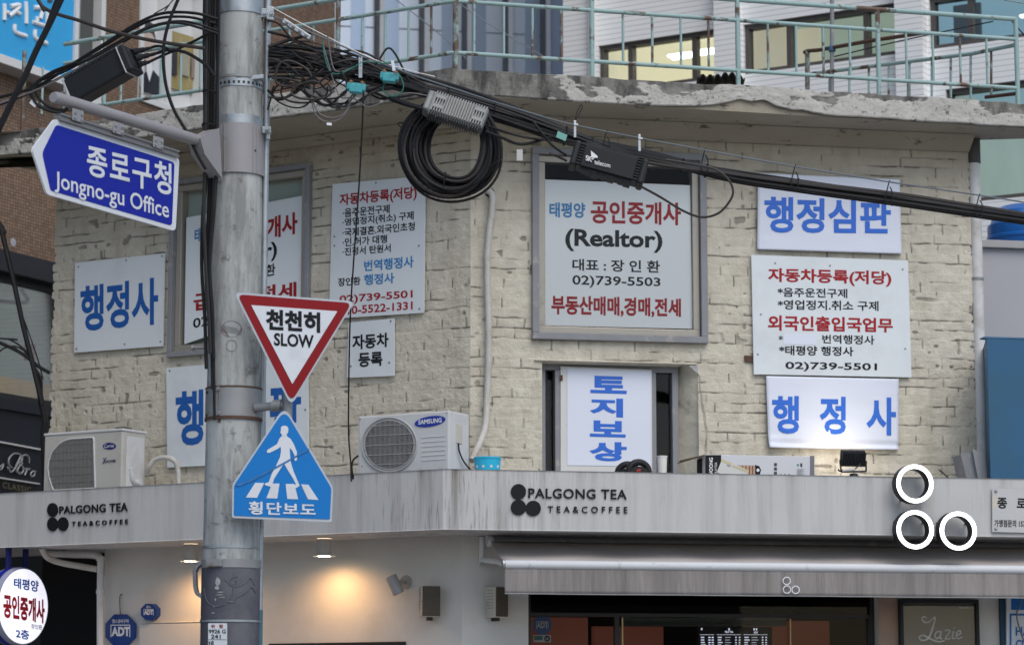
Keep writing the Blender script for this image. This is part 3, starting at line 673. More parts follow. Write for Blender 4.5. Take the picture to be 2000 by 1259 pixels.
g = board('notice_board', 'largest white notice, red and black text with a phone number, on the right wall', R, [(1468, 498), (1773, 509), (1780, 736), (1473, 730)], screws=((1514, 514), (1621, 519), (1763, 526), (1486, 614), (1480, 692), (1768, 681)))
for s, bx, m, b in (('자동차등록(저당)', (1500, 523, 554, 1741, 529, 560), INKR, .03), ('*음주운전구제', (1519, 561, 579, 1655, 564, 582), INKK, .018), ('*영업정지.취소 구제', (1519, 585, 604, 1716, 588, 607), INKK, .018),
                    ('외국인출입국업무', (1500, 615, 645, 1744, 621, 649), INKR, .03), ('*', (1521, 655, 664, 1529, 655, 664), INKK, .012), ('번역행정사', (1606, 653, 670, 1708, 655, 673), INKK, .018),
                    ('*태평양 행정사', (1522, 674, 693, 1667, 677, 695), INKK, .022), ('02)739-5501', (1534, 706, 724, 1713, 709, 727), INKK, .02)):
    text(s, R, bx, m, g, .032, b)
MB().pp(R, [(1530, 651), (1595, 653), (1595, 673), (1530, 672)], .0325, .002).obj('patch', BANNER, g)
g = board('banner_sheet', 'pale banner with three widely spaced blue letters, lit from below, lower corner curling', R, [(1496, 734), (1755, 740), (1755, 878), (1501, 874)], .035, m=BANNER, wrinkle=.0061, group='banners on the brick wall')
text('행  정  사', R, (1508, 772, 846, 1750, 776, 850), INKB2, g, .0415, .030)
# posters inside the windows
def poster(label, pl, quad, o, items, bold=1.0):
    g = thing('window_poster', label, 'poster', 'posters behind the window glass')
    MB().pp(pl, quad, o, .006).obj('panel', M('poster_paper', (.77, .81, .83), .5, 0, .02, 2), g)
    for s, bx, m, b in items: text(s, pl, bx, m, g, o + .002, b)
    return g
poster('big white realtor poster filling the upper right window', R, [(1052, 350), (1348, 362), (1353, 642), (1053, 635)], -.034,
       (('태평양', (1073, 395, 424, 1143, 396, 426), INKC, .03), ('공인중개사', (1154, 391, 436, 1330, 396, 440), INKR, .03), ('(Realtor)', (1104, 446, 490, 1294, 451, 494), INKK, .03),
        ('대표 : 장 인 환', (1118, 505, 528, 1289, 509, 533), INKK, .02), ('02)739-5503', (1118, 537, 561, 1290, 542, 564), INKK, .016), ('부동산매매,경매,전세', (1077, 576, 616, 1330, 583, 621), INKR, .035)))
poster('white realtor poster in the left window, mostly hidden by the concrete pole', L, [(364, 425), (592, 382), (590, 592), (360, 672)], -.034,
       (('태평양', (380, 447, 474, 425, 438, 466), INKC, .03), ('공인중개사', (432, 442, 484, 581, 413, 456), INKR, .035), ('(Realtor)', (410, 500, 534, 541, 470, 508), INKK, .03),
        ('대표 : 장 인 환', (408, 545, 565, 538, 513, 537), INKK, .02), ('급매매,전세', (378, 573, 610, 579, 550, 582), INKR, .03), ('02)739-5503', (377, 622, 647, 540, 588, 612), INKK, .016)))
g = thing('lettered_board', 'narrow white board with four stacked blue letters standing in the lower window', 'sign')
MB().pp(R, [(1095, 715), (1273, 722), (1274, 930), (1095, 930)], -.078, .015).obj('panel', M("board_offwhite", (.60, .595, .58), .5, 0, .06, 4, (.3, .22, .15), 8, (.66, .72)), g)
MB().pp(R, [(1108, 719), (1271, 725), (1271, 910), (1108, 908)], -.074, .003).obj('sheet', BANNER, g)
for s, bx in (('토', (1153, 733, 767, 1224, 735, 769)), ('지', (1152, 776, 812, 1217, 778, 815)), ('보', (1152, 820, 852, 1222, 822, 854)), ('상', (1151, 862, 899, 1224, 863, 901))):
    text(s, R, bx, INKB2, g, -.072, .045)
MB().pp(R, [(1094, 732), (1099, 732), (1099, 743), (1094, 743)], -.07, .01).obj('hinge', RUSTM, g)
# paper tag hanging from the cables by the window
# ================================================================ canopy lettering, rings, plaque
def palgong(label, pl, discs, rx, ry, b1, b2):
    g = thing('canopy_lettering', label, 'lettering', 'raised tea shop names on the canopy')
    for cx, cy in discs: MB().pp(pl, ellipse(cx, cy, rx, ry, 32), .012, .010).obj('dot', BLACKL, g, .002)
    text('PALGONG TEA', pl, b1, BLACKL, g, .007, .012, raised=.010, spacing=1.08); text('TEA&COFFEE', pl, b2, BLACKL, g, .007, .003, raised=.010, spacing=1.7)
palgong('small raised black tea shop name and three dots under the boxy cream air conditioner', CL, ((102, 995), (102, 1023), (122.3, 1022.5)), 10, 13, (115.7, 988, 1003, 249.3, 980.5, 997.6), (140.6, 1018, 1027, 249.7, 1013, 1022.5))
palgong('larger raised black tea shop name and three dots on the canopy under the lettered window', CR, ((1012.8, 959.5), (1012.8, 990), (1041.7, 992)), 14.3, 14.6, (1032, 952.5, 972, 1224, 955.5, 974.5), (1070, 987.5, 1000, 1225.5, 989, 1001.5))
for i, (x, y, lb) in enumerate(((1787, 944, 'topmost of the three lit white rings, rising above the canopy rim'), (1787.5, 1033.5, 'lower left lit white ring, directly under the topmost ring'), (1871.7, 1036, 'lower right lit white ring, nearest the clear plaque'))):
    g = thing('ring_light', lb, 'ring light', 'white ring lights of the shop emblem')
    ro, ri = 39.5 * mpp(18.8), 29.5 * mpp(18.8); c = CR.at(x, y, .16)
    n = 48
    MB().lathe(c - R.n * .10, R.n, [(ri, 0), (ri, .096), (ro, .096), (ro, 0), (ri, 0)], n, False).obj('casing', BLACKP, g, .003)
    MB().lathe(c, R.n, [(ri + .004, -.004), (ri + .004, .003), (ro - .003, .003), (ro - .003, -.004)], n, False).obj('lit_face', LED, g)
    mb = MB()
    for a in (.5, 2.6, 4.2): mb.tube([c - R.n * .09 + (R.u * math.cos(a) + V((0, 0, 1)) * math.sin(a)) * (ro + ri) / 2 , c - R.n * (.162 if i == 0 and math.sin(a) < 0 or i > 0 and math.sin(a) > 0 else .11) + (R.u * math.cos(a) + V((0, 0, 1)) * math.sin(a)) * (ro + ri) / 2], .008, 6)
    mb.obj('mount', DARKF, g)
g = thing('clear_plaque', 'clear acrylic plaque with black letters and steel studs at the right end of the canopy', 'plaque')
MB().pp(CR, [(1938, 953), (2060, 956), (2060, 1041), (1938, 1038)], .022, .006).obj('sheet', M("acrylic", (.47, .475, .48), .12, 0, .06, 3, (.55, .50, .42), 5, (.6, .7)), g)
text('종   로   점', CR, (1948, 970, 992, 2041, 972, 995), BLACKL, g, .024, .03); text('가맹점문의 157', CR, (1942, 1014, 1028, 2003, 1015, 1029), BLACKL, g, .024, .02)
for x, y in ((1943, 959), (1943, 1032)): MB().lathe(CR.at(x, y, .0), R.n, [(.012, 0), (.012, .026), (.009, .032), (0, .034)], 14).obj('stud', GALV, g)

# ================================================================ air conditioners on the canopy
def ac(label, o, xl, yl, xr, yr, depth, m):
    g = thing('air_conditioner', label, 'air conditioner', 'outdoor units on the canopy')
    sl, zl = L.sz(xl, yl, o); sr_, zr_ = L.sz(xr, yr, o); z1 = (zl + zr_) / 2
    MB().box(L, sr_, sl, ZF + .05, z1, o - depth, o).obj('casing', m, g, .012)
    mb = MB()
    for s in (sr_ + .12, sl - .12): mb.box(L, s - .03, s + .03, ZF, ZF + .05, o - depth + .01, o - .01)
    mb.obj('foot', DARKF, g)
    side = Pl(tuple((L.P(sr_, 0, o))[:2]), tuple((-L.n)[:2]), tuple((-L.u)[:2]))
    return g, sr_, sl, z1, side
AO = .72
g, a0, a1, az, side = ac('white air conditioner with round fan grille and blue oval badge, mid canopy', AO, 700, 814, 877, 800, .30, ACW)
AP = Pl(tuple((L.P(0, 0, AO))[:2]), L.u, L.n)
cx, cy, rx, ry = 760.5, 868, 53.5, 53
MB().pp(AP, ellipse(cx, cy, rx - 4, ry - 4, 40), .003, .002).obj('fan_opening', ACDK, g)
mb = MB(); mb.tube([AP.at(*p, .008) for p in ellipse(cx, cy, rx, ry, 48)] + [AP.at(cx + rx, cy, .008)], .006, 8); mb.tube([AP.at(*p, .012) for p in ellipse(cx, cy, rx - 5, ry - 5, 48)] + [AP.at(cx + rx - 5, cy, .012)], .003, 6)
for i in range(-20, 21):
    x = cx + i * 2.45; t = 1 - ((x - cx) / (rx - 3)) ** 2
    if t > 0.02:
        h = (ry - 3) * math.sqrt(t); mb.tube([AP.at(x, cy - h, .014), AP.at(x, cy + h, .014)], .0016, 4)
for j in (-38, -19, 0, 19, 38):
    h = (rx - 3) * math.sqrt(1 - (j / ry) ** 2); mb.tube([AP.at(cx - h, cy + j + h * .05, .017), AP.at(cx + h, cy + j - h * .05, .017)], .002, 5)
mb.obj('fan_grille', ACG, g)
mb = MB()
c0 = AP.at(cx, cy, .004)
for k in range(3):
    a = k * 2.09 + .4; pts = []
    for f in (0, .25, .5, .75, 1): pts.append((cx + (8 + 36 * f) * math.cos(a + f * .5), cy + (8 + 36 * f) * math.sin(a + f * .5)))
    for f in (1, .75, .5, .25, 0): pts.append((cx + (8 + 36 * f) * math.cos(a + .55 + f * .7), cy + (8 + 36 * f) * math.sin(a + .55 + f * .7)))
    mb.pp(AP, pts, .0055, .001)
mb.pp(AP, ellipse(cx, cy, 11, 11, 20), .0065, .001); mb.obj('fan', M("fan_dark", (.055, .055, .058), .5), g)
bd = MB().pp(AP, ellipse(839.7, 822.6, 30.5, 10.2, 32, -.17), .004, .003).obj('badge', M("badge_blue", (.02, .045, .33), .35), g)
text('SAMSUNG', AP, (817, 819.8, 828.8, 862.5, 815.2, 824.5), WHITEP, bd, .0055, .03, spacing=1.05)
mb = MB()
for y in (853, 862, 871, 880, 889, 898): mb.tube([AP.at(823.5, y + 1, 0), AP.at(870, y - 2.2, 0)], .0045, 6)
mb.obj('ridge', ACW, g)
MB().box(side, .10, .19, az - .24, az - .09, -.002, .006).obj('side_pocket', M("pocket_cream", (.50, .48, .43), .5), g, .006)
MB().tube(crom([side.P(.12, az - .24, .012), side.P(.125, az - .31, .02), side.P(.19, az - .39, .03), side.P(.30, az - .46, .05)]), .006, 8).obj('power_cable', RUBBER, g)
mb = MB()
for x, y in ((703.5, 818), (707, 910), (872, 806)): mb.disc(AP.at(x, y, .002), L.n, .006, .002, 8)
mb.obj('screw', SCREW, g)
MB().tube(crom([side.P(.20, ZF + .14, .0), side.P(.20, ZF + .13, .06), side.P(.22, ZF + .03, .11)]), .016, 8).obj('valve', BLACKP, g)
g, a0, a1, az, side = ac('boxy cream air conditioner with D shaped mesh grille at the canopy left end', AO, 87, 850, 239.5, 841, .31, ACC)
gp = roundpoly([(183, 853.5), (131, 857), (116, 866), (101, 882), (93, 908), (95.5, 930), (104, 957), (186, 953)], [4, 12, 6, 8, 10, 8, 4, 3], 4)
MB().pp(AP, gp, .004, .003).obj('fan_opening', ACMID, g)
mb = MB(); mb.tube([AP.at(*p, .006) for p in gp] + [AP.at(*gp[0], .006)], .0075, 8); mb.obj('grille_rim', ACW, g)
mb = MB()
for i in range(34):
    x = 97 + i * 2.6
    if x > 184: break
    yt = np.interp(x, [93, 101, 116, 131, 183], [905, 882, 866, 857.5, 854.5]); yb = np.interp(x, [93, 95.5, 104, 186], [908, 930, 957, 953]); mb.tube([AP.at(x, yt + 1, .009), AP.at(x, yb, .009)], .0022, 4)
for y in (866, 881, 896, 911, 926, 941):
    xl = np.interp(y, [857, 866, 882, 908, 930, 957], [131, 116, 101, 93, 95.5, 104]); mb.tube([AP.at(xl + 1, y + 2, .012), AP.at(184, y - 3, .012)], .0016, 4)
mb.obj('fan_grille', M("mesh_grey", (.23, .23, .22), .5), g)
bd = MB().pp(AP, ellipse(213.5, 870.5, 12.8, 6.6, 28), .004, .003).obj('badge', M("badge_navy", (.015, .018, .14), .35), g)
text('Carrier', AP, (203.5, 867, 874, 223.5, 866, 873), WHITEP, bd, .0055, .0)
NV = M("navy_print", (.012, .02, .10), .5)
stroke(AP, [[(200.5, 905, 1.2), (204, 899, 1.4), (207.5, 892.5, .8)], [(202, 893.5, .9), (204.5, 899, 1.3), (206.5, 903, 1.2)]], NV, g, .004)
text('POWER', AP, (207.5, 898, 903.5, 226.5, 896.5, 902), NV, g, .005, .025)
MB().box(L, a0 - .006, a1 + .006, az - .002, az + .02, AO - .315, AO + .006).obj('lid', ACW, g, .006)
mb = MB(); mb.box(side, .05, .28, ZF + .1, az - .04, 0, .008); mb.obj('side_cover', ACW, g, .006)
mb = MB(); mb.box(side, .03, .15, az + .0205, az + .035, -.10, -.02); mb.obj('handle', DARKF, g, .004)
mb = MB(); mb.tube(crom([side.P(.10, az - .30, .012), side.P(.13, az - .40, .016), side.P(.22, az - .43, .016), side.P(.26, az - .55, .014)]), .022, 8); mb.obj('moulded_grip', ACW, g)
# insulated hoses
tag(MB().tube(crom([L.at(287, 925, .45), L.at(291, 912, .5), L.at(303, 898, .5), L.at(322, 893, .5), L.at(340, 899, .48), L.at(347, 915, .46), L.at(349, 945, .45)]), .021, 10).obj('refrigerant_hose', WRAP, None), 'pale wrapped hose looping beside the boxy cream air conditioner', 'hose', 'wrapped refrigerant hoses')
hp = [R.at(948, 372, -.03), R.at(956, 374, .03), R.at(962, 383, .05), R.at(961, 410, .05), R.at(956, 450, .05), R.at(952, 500, .05), R.at(952, 560, .05), R.at(954, 620, .05), R.at(954, 700, .05), R.at(951, 780, .06), R.at(948, 830, .10), R.at(938, 862, .18), R.at(927, 884, .26), R.at(921, 899, .32)]
tag(MB().tube(crom(hp, 8), [.026 + .0018 * math.sin(i * 2.1) for i in range((len(hp) - 1) * 8 + 1)], 12).obj('refrigerant_hose', WRAP, None), 'long white wrapped hose running down the wall to the round grille air conditioner', 'hose', 'wrapped refrigerant hoses')
tag(MB().lathe(R.at(957, 376, .004), R.n, [(0, .002), (.034, .0), (.040, -.004)], 16).obj('pipe_hole', DARKF, None), 'dark hole in the brick where the white hose enters the wall', 'hole')
# ================================================================ things standing on the canopy
def stand(x, y, o, pl=R):                                        # foot on the canopy floor below a measured point
    p = pl.at(x, y, o); return V((p.x, p.y, ZF)), p.z
g = thing('bucket', 'small sky blue bucket with white polka dots behind the canopy rim', 'bucket')
c, zt = stand(952, 896, .55); r = 26 * mpp(19.6)
MB().lathe(c, (0, 0, 1), [(0, 0), (r * .82, 0), (r, zt - ZF), (r * 1.04, zt - ZF), (r * 1.04, zt - ZF + .012), (r * .95, zt - ZF + .012), (r * .80, .02), (0, .02)], 36).obj('pail', M("bucket_blue", (.03, .45, .70), .4, 0, .05), g)
h = zt - ZF
for j, (zz, ph) in enumerate(((.75, 0), (.30, .32))):
    for k in range(10):
        a = k * .628 + ph; rr = r * (.82 + .18 * zz); n = V((math.cos(a), math.sin(a), -.15)).normalized()
        MB().disc(c + V((math.cos(a) * rr, math.sin(a) * rr, h * zz)) + n * .002, n, .011, .003, 12).obj('dot', WHITEP, g)
g = thing('paper_cup', 'plain white paper cup standing in front of the dark window pane', 'cup')
c, zt = stand(1293, 891, .62); r = 10.5 * mpp(19.5); h = zt - ZF
MB().lathe(c, (0, 0, 1), [(0, 0), (r * .7, 0), (r * .95, h), (r * .90, h), (r * .66, .01), (0, .01)], 28).obj('cup_wall', M("paper_white", (.70, .69, .66), .6, 0, .03), g)
MB().lathe(c + V((0, 0, h)), (0, 0, 1), [(r * .94, -.006), (r * 1.02, -.003), (r * 1.02, .004), (r * .93, .004)], 28).obj('cup_rim', WHITEP, g)
def wheel(label, x, y, r, o, tilt, hub):
    g = thing('steering_wheel', label, 'wheel', 'black wheels on the canopy')
    pl = Pl(tuple(R.at(x, y, o)[:2]), tuple((R.u + R.n * tilt)[:2]), tuple((R.n - R.u * tilt)[:2])); c = pl.at(x, y); m = mpp(19.4)
    ax = [c + (pl.u * math.cos(a) + V((0, 0, 1)) * math.sin(a) * .95) * r * m for a in np.linspace(0, 2 * math.pi, 37)]
    MB().tube(ax, .026, 10).obj('rim', BLACKP, g)
    mb = MB(); mb.prism([c + pl.u * a * m + V((0, 0, b * m)) + pl.n * .02 for a, b in ((-17, 3), (-8, 9), (4, 9), (16, 4), (12, -6), (6, -16), (-6, -16), (-12, -6))], pl.n * -.03); mb.obj('hub', BLACKP, g, .006)
    if hub:
        MB().pp(pl, [(x - 4, y - 4), (x - 1, y - 6), (x + 4, y - 6.5), (x + 3.4, y - 1.5), (x, y - 2.5), (x - 3.6, y - .5)], .026, .004).obj('mark', M('logo_red', (.5, .03, .02), .5), g)
wheel('black wheel with a thick rim and small red mark, the front one', 1247.5, 921.5, 20.5, .66, -.05, True)
wheel('black wheel with a thick rim partly behind the one with the red mark', 1226, 925, 20, .52, .2, False)
# heater carton
g = thing('heater_carton', 'long white heater carton with a black end panel and open flap on the canopy', 'carton')
BO = .72; s0, zt = R.sz(1377, 887, BO); s1, _ = R.sz(1591, 889, BO)
BX = Pl(tuple(R.P(0, 0, BO)[:2]), R.u, R.n)
CARD = M("carton_white", (.58, .59, .62), .45, 0, .04, 5); CARDB = M("cardboard_brown", (.20, .15, .11), .85, 0, .15, 8)
MB().box(BX, s0, s1, ZF, zt, -.24, 0).obj('carton_body', CARD, g, .003)
def bp(px, m, nm, o=.002, t=.0015): return MB().pp(BX, px, o, t).obj(nm, m, g)
bp([(1377.5, 888), (1408.5, 888), (1408.5, 935), (1377.5, 935)], BLACKL, 'end_panel'); bp([(1582, 889.5), (1590.5, 889.5), (1590.5, 935), (1582, 935)], M("carton_grey", (.17, .175, .19), .5), 'grey_strip')
text('WOONG', BX, ((1385, 930), (1385, 893), (1392.5, 930), (1392.5, 893)), WHITEP, g, .004, .03)
text('HEATER', BX, ((1396, 928), (1396, 902), (1400.5, 928), (1400.5, 902)), WHITEP, g, .004, .0)
bp([(1426, 907), (1476, 908), (1480, 935), (1426, 935)], M("print_pale_grey", (.40, .41, .44), .5), 'heater_picture')
bp([(1444, 908), (1474, 909), (1474, 927), (1444, 926)], M("print_glow", (.45, .30, .2), .5, 0, .5, 40), 'heater_picture', .0035)
mb = MB()
for x in (1449, 1456, 1463, 1469): mb.pp(BX, [(x, 909), (x + 1.8, 909), (x + 1.8, 927), (x, 927)], .0048, .001)
mb.obj('heater_bars', M("print_brown", (.16, .05, .03), .5), g)
bp([(1475, 907), (1483, 910), (1486.5, 917), (1484, 926), (1475, 928)], BLACKL, 'heater_dial', .0035); bp(ellipse(1480.5, 917.5, 3, 3.3, 14), WHITEP, 'heater_dial', .005)
mb = MB(); mb2 = MB()
for y in (903.5, 912, 920.5): mb.pp(BX, [(1512, y), (1517.5, y), (1517.5, y + 6), (1512, y + 6)], .003, .001)
for x in (1524, 1532, 1540): mb.pp(BX, [(x, 925), (x + 2.2, 925), (x + 2.2, 935), (x, 935)], .003, .001)
mb.obj('printed_icon', M("print_dark", (.06, .06, .07), .5), g)
bp([(1563, 904), (1567, 904), (1567, 911), (1563, 911)], MC["print_dark"], 'bar_code'); bp(ellipse(1558.5, 907.5, 2, 2.2, 12), M("print_green", (.03, .2, .18), .5), 'printed_icon')
mb = MB()
for k in range(9): mb.pp(BX, [(1556 + (k % 2) * 1.4, 915 + k * 1.6), (1572 - (k % 3) * 3, 915 + k * 1.6), (1572 - (k % 3) * 3, 915.5 + k * 1.6), (1556 + (k % 2) * 1.4, 915.5 + k * 1.6)], .003, .001)
mb.obj('printed_lines', M("print_mid", (.28, .29, .32), .5), g)
bp([(1410, 897), (1434, 906), (1462, 918), (1459, 928), (1430, 932), (1400, 922)], M("label_paper", (.60, .60, .58), .5, 0, .04), 'shipping_label', .006)
bp([(1409.5, 896), (1430, 903.5), (1429, 908), (1408, 900.5)], M("label_yellow", (.55, .50, .30), .5), 'shipping_label', .0075); bp([(1431, 907), (1461, 918), (1460, 922), (1430, 911)], MC["label_yellow"], 'shipping_label', .0075)
bp([(1420, 906.5), (1427, 908.5), (1426.5, 911), (1419.5, 909)], MC["print_mid"], 'bar_code', .0078)
mb = MB(); a = BX.P(s0 - .002, zt - .004, -.01); b = BX.P(s0 - .002, zt - .004, -.23)
mb.prism([a, b, b - BX.u * .16 + V((0, 0, -.05)), a - BX.u * .19 + V((0, 0, -.045))], (0, 0, .005)); mb.obj('flap', CARDB, g)
mb = MB(); mb.box(BX, s0 - .004, s0 - .001, ZF, zt - .02, -.235, -.09); mb.obj('open_end', M("carton_inside", (.02, .018, .016), .9), g)
# floodlight (lit, shining on the wall behind it)
g = thing('floodlight', 'small black finned floodlight standing on the canopy and lighting the wall behind', 'floodlight')
FO = .50; fp = Pl(tuple(R.P(0, 0, FO)[:2]), R.u, R.n); m_ = mpp(19.6)
fc = fp.at(1666.5, 894.5); up_ = (V((0, 0, 1)) * .94 + R.n * .34).normalized(); out_ = (R.n * .94 - V((0, 0, 1)) * .34).normalized()
hx, hz = 25 * m_, 15 * m_
MB().obox(fc - out_ * .02, R.u * hx, up_ * hz, out_ * .02).obj('housing', BLACKM, g, .006)
mb = MB()
for i in range(17): mb.obox(fc + out_ * .012 + R.u * (-hx * .93 + i * hx * 1.86 / 16) - up_ * .006, R.u * .0032, up_ * hz * .93, out_ * .016)
mb.obj('cooling_fins', BLACKM, g)
MB().obox(fc - out_ * .042, R.u * hx * .9, up_ * hz * .88, out_ * .0015).obj('lens', glow("flood_lens", (1, .86, .68), 4), g)
mb = MB(); e0 = fc - R.u * (hx + .008) - up_ * hz * .3; e1 = fc + R.u * (hx + .008) - up_ * hz * .3
b0 = fp.at(1643, 921); b1 = fp.at(1691.5, 920); mb.tube([e0, b0], .007, 6); mb.tube([b0, b1], .007, 6); mb.tube([b1, e1], .007, 6); mb.obj('bracket', BLACKM, g)
mb = MB(); bs_ = fp.at(1667.5, 926); mb.lathe(V((bs_.x, bs_.y, ZF)), (0, 0, 1), [(.09, 0), (.08, .03), (.03, bs_.z - ZF + .006), (0, bs_.z - ZF + .012)], 16); mb.obj('base', BLACKM, g)
MB().tube([fp.at(1645, 918.5, .03), fp.at(1669, 916.5, .03)], .011, 10).obj('cable_joiner', M("joiner_white", (.5, .5, .49), .5), g)
MB().tube(crom([fp.at(1668, 917, .03), fp.at(1674, 912, .03), fp.at(1681, 905, .02)]), .005, 6).obj('lead', RUBB, g)
MB().tube(crom([fp.at(1645, 918.5, .03), fp.at(1640, 919, .03), fp.at(1637, 916, .03)]), .006, 6).obj('lead', RUBBER, g)
ld = bpy.data.lights.new('floodlight_beam', 'SPOT'); ld.energy = 4.5; ld.color = (1, .86, .70); ld.spot_size = 2.2; ld.spot_blend = .8; ld.shadow_soft_size = .05
lo = bpy.data.objects.new('floodlight_beam', ld); COL.objects.link(lo); lo.parent = g; lo.location = fc - out_ * .055; lo.rotation_euler = (out_ + V((0, 0, -.10))).to_track_quat('Z', 'Y').to_euler()
# leaning grey cabinet panel at the right end
g = thing('metal_panel', 'grey sheet metal casing leaning on the canopy at the right end of the brick wall', 'metal casing')
mb = MB(); mb.prism([R.at(x, y, .42) for x, y in ((1877.5, 886), (1900, 883), (1912, 940), (1891, 940))], -R.n * .2); mb.obj('casing', GREYF, g, .006)
mb = MB(); mb.prism([R.at(x, y, .46) for x, y in ((1901, 878), (1921, 889), (1928, 940), (1913, 940))], -R.n * .16); mb.obj('casing', M("panel_light_grey", (.30, .31, .32), .5, 0, .1, 8), g, .006)
tag(MB().tube(crom([R.at(1834, 917, .4), R.at(1841, 922, .42), R.at(1846, 927, .45), R.at(1858, 940, .5)]), .006, 6).obj('wire_end', RUBBER2, None), 'short dark wire end sticking up behind the topmost ring', 'wire')
# ================================================================ awning
g = thing('awning', 'taupe fabric awning with a white front bar and streaked valance over the shop front', 'awning')
aO = 1.06 - SO
AF = Pl(tuple(SR.P(0, 0, aO)[:2]), R.u, R.n)
sa, zb1 = AF.sz(985, 1110); _, zb0 = AF.sz(985, 1093); s_end = 5.2
rp = SR.sz(953, 1054, .10); zr0 = rp[1]; sr0 = rp[0] + .02
n = 60; P = []
for i in range(n + 1):
    s = sr0 + (s_end - sr0) * i / n; P.append([])
    for j in range(9):
        t = j / 8; ss = s + (sa - sr0) * t * max(0, 1 - i / 6.0) if i < 6 else s
        P[-1].append(list(SR.P(ss, zr0 + (zb0 - .01 - zr0) * t - .014 * math.sin(math.pi * t) * (1 + .4 * math.sin(i * .7)), .10 + (aO - .10) * t)))
o = gridmesh('canopy_fabric', np.array(P), None, AWN, g); o.modifiers.new('thick', 'SOLIDIFY').thickness = .004
zc = (zb0 + zb1) / 2
MB().tube([AF.P(sa, zc, 0), AF.P(s_end, zc, 0)], (zb0 - zb1) / 2 * 1.0, 14).obj('front_bar', BARW, g)
MB().lathe(AF.P(sa - .016, zc, 0), R.u, [(0, 0), (.040, 0), (.040, .016), (.035, .02)], 16).obj('bar_cap', GALV, g)
zv = AF.sz(985, 1158)[1]; P = []
for i in range(241):
    s = sa + (s_end - sa) * i / 240
    P.append([list(AF.P(s, zb1 + .01 + (zv - zb1 - .01) * t + (.006 * (float(vn(np.array(s * 9.), np.array(.3), 5)) - .5) if t == 1 else 0), .012 + .010 * t * math.sin(s * 5.3) + .006 * t * math.sin(s * 17))) for t in np.linspace(0, 1, 8)])
o = gridmesh('valance', np.array(P), None, VAL, g); o.modifiers.new('thick', 'SOLIDIFY').thickness = .003
hem = MB(); hem.tube([AF.P(sa + (s_end - sa) * i / 60, zv - .002, .012 + .010 * math.sin((sa + (s_end - sa) * i / 60) * 5.3) + .006 * math.sin((sa + (s_end - sa) * i / 60) * 17)) for i in range(61)], .004, 6); hem.obj('hem', M("hem_grey", (.28, .29, .29), .7, 0, .5, 60), g)
mb = MB()
for x, y in ((1536.5, 1133.5), (1537, 1150.5), (1554, 1151)):
    ps = [AF.at(px, py, .034) for px, py in ellipse(x, y, 7.2, 7.2, 28)]; mb.tube(ps + [ps[0]], .0042, 6)
mb.obj('printed_ring', WHITEP, g)
mb = MB(); e = SR.P(sr0 - .03, zr0, .10)
mb.lathe(e, R.u, [(0, 0), (.05, 0), (.05, .03), (.035, .035), (.035, .05)], 18); mb.obj('roller_end', BARW, g)
MB().tube([SR.P(sr0 + .01, zr0, .10), SR.P(s_end, zr0, .10)], .034, 12).obj('roller', GREYF, g)
mb = MB(); mb.box(SR, sr0 - .075, sr0 - .045, zr0 - .20, zr0 + .03, 0, .05); mb.obj('wall_bracket', WHITEP, g, .004)
mb = MB(); mb.tube([SR.P(sr0 - .05, zr0 - .15, .05), SR.P(sr0 + .02, zr0 - .17, .28), AF.P(sa + .03, zc - .01, -.03)], .022, 8); mb.tube([SR.P(s_end - .3, zr0 - .15, .05), AF.P(s_end - .2, zc, -.03)], .022, 8); mb.obj('folding_arm', WHITEP, g)
mb = MB(); mb.lathe(SR.P(sr0 - .062, zr0 - .185, .05), R.n, [(0, 0), (.016, 0), (.016, .02), (0, .02)], 10); mb.obj('pivot', GALV, g)
# ================================================================ lamps under the canopy
def downlight(label, pl, x, y, off, e=17):
    g = thing('downlight', label, 'ceiling light', 'downlights under the canopy')
    c = pl.at(x, y, off); r = .058
    MB().lathe(c, (0, 0, 1), [(r, 0), (r, ZB - c.z - .001)], 24).obj('housing', M("lamp_housing", (.5, .49, .48), .5, 0, .03), g)
    MB().lathe(c, (0, 0, 1), [(r * 1.5, -.004), (r * 1.5, .004), (r * .95, .006)], 28).obj('trim', WHITEP, g)
    MB().lathe(c, (0, 0, 1), [(0, -.002), (r * .8, -.004), (r * .86, -.001)], 24).obj('bulb', WARM, g)
    ld = bpy.data.lights.new('downlight_beam', 'SPOT'); ld.energy = e; ld.color = (1, .54, .21); ld.spot_size = 2.95; ld.spot_blend = .8; ld.shadow_soft_size = .03
    lo = bpy.data.objects.new('downlight_beam', ld); COL.objects.link(lo); lo.parent = g; lo.location = c - V((0, 0, .012))
downlight('lit round downlight under the canopy, glowing on the shop wall right of the pole', SL, 633, 1085, .27)
downlight('lit round downlight under the canopy just left of the concrete pole', SL, 372, 1095, .27)
g = thing('wall_spotlight', 'small grey cylinder spotlight on the shop wall, aimed down to the right', 'spotlight')
c = SL.at(793, 1136); MB().lathe(c, L.n, [(.0, .012), (.05, .012), (.055, 0)], 20).obj('wall_plate', M("spot_grey", (.36, .35, .34), .45, .1, .05), g)
h0, h1 = SL.at(763, 1124, .16), SL.at(779, 1158, .13); ax = (h1 - h0); 
MB().tube([c + L.n * .01, c + L.n * .08, (h0 + h1) / 2], .014, 8).obj('arm', MC["spot_grey"], g)
MB().lathe(h0, ax, [(0, 0), (.042, 0), (.046, .006), (.046, ax.length), (.038, ax.length), (.034, ax.length - .03), (0, ax.length - .03)], 22).obj('lamp_head', MC["spot_grey"], g)
MB().lathe(h0 + ax * .2 - L.u * -.05, -L.u, [(0.0, .0), (.008, 0), (.008, .02), (0, .02)], 8).obj('thumb_screw', DARKF, g)
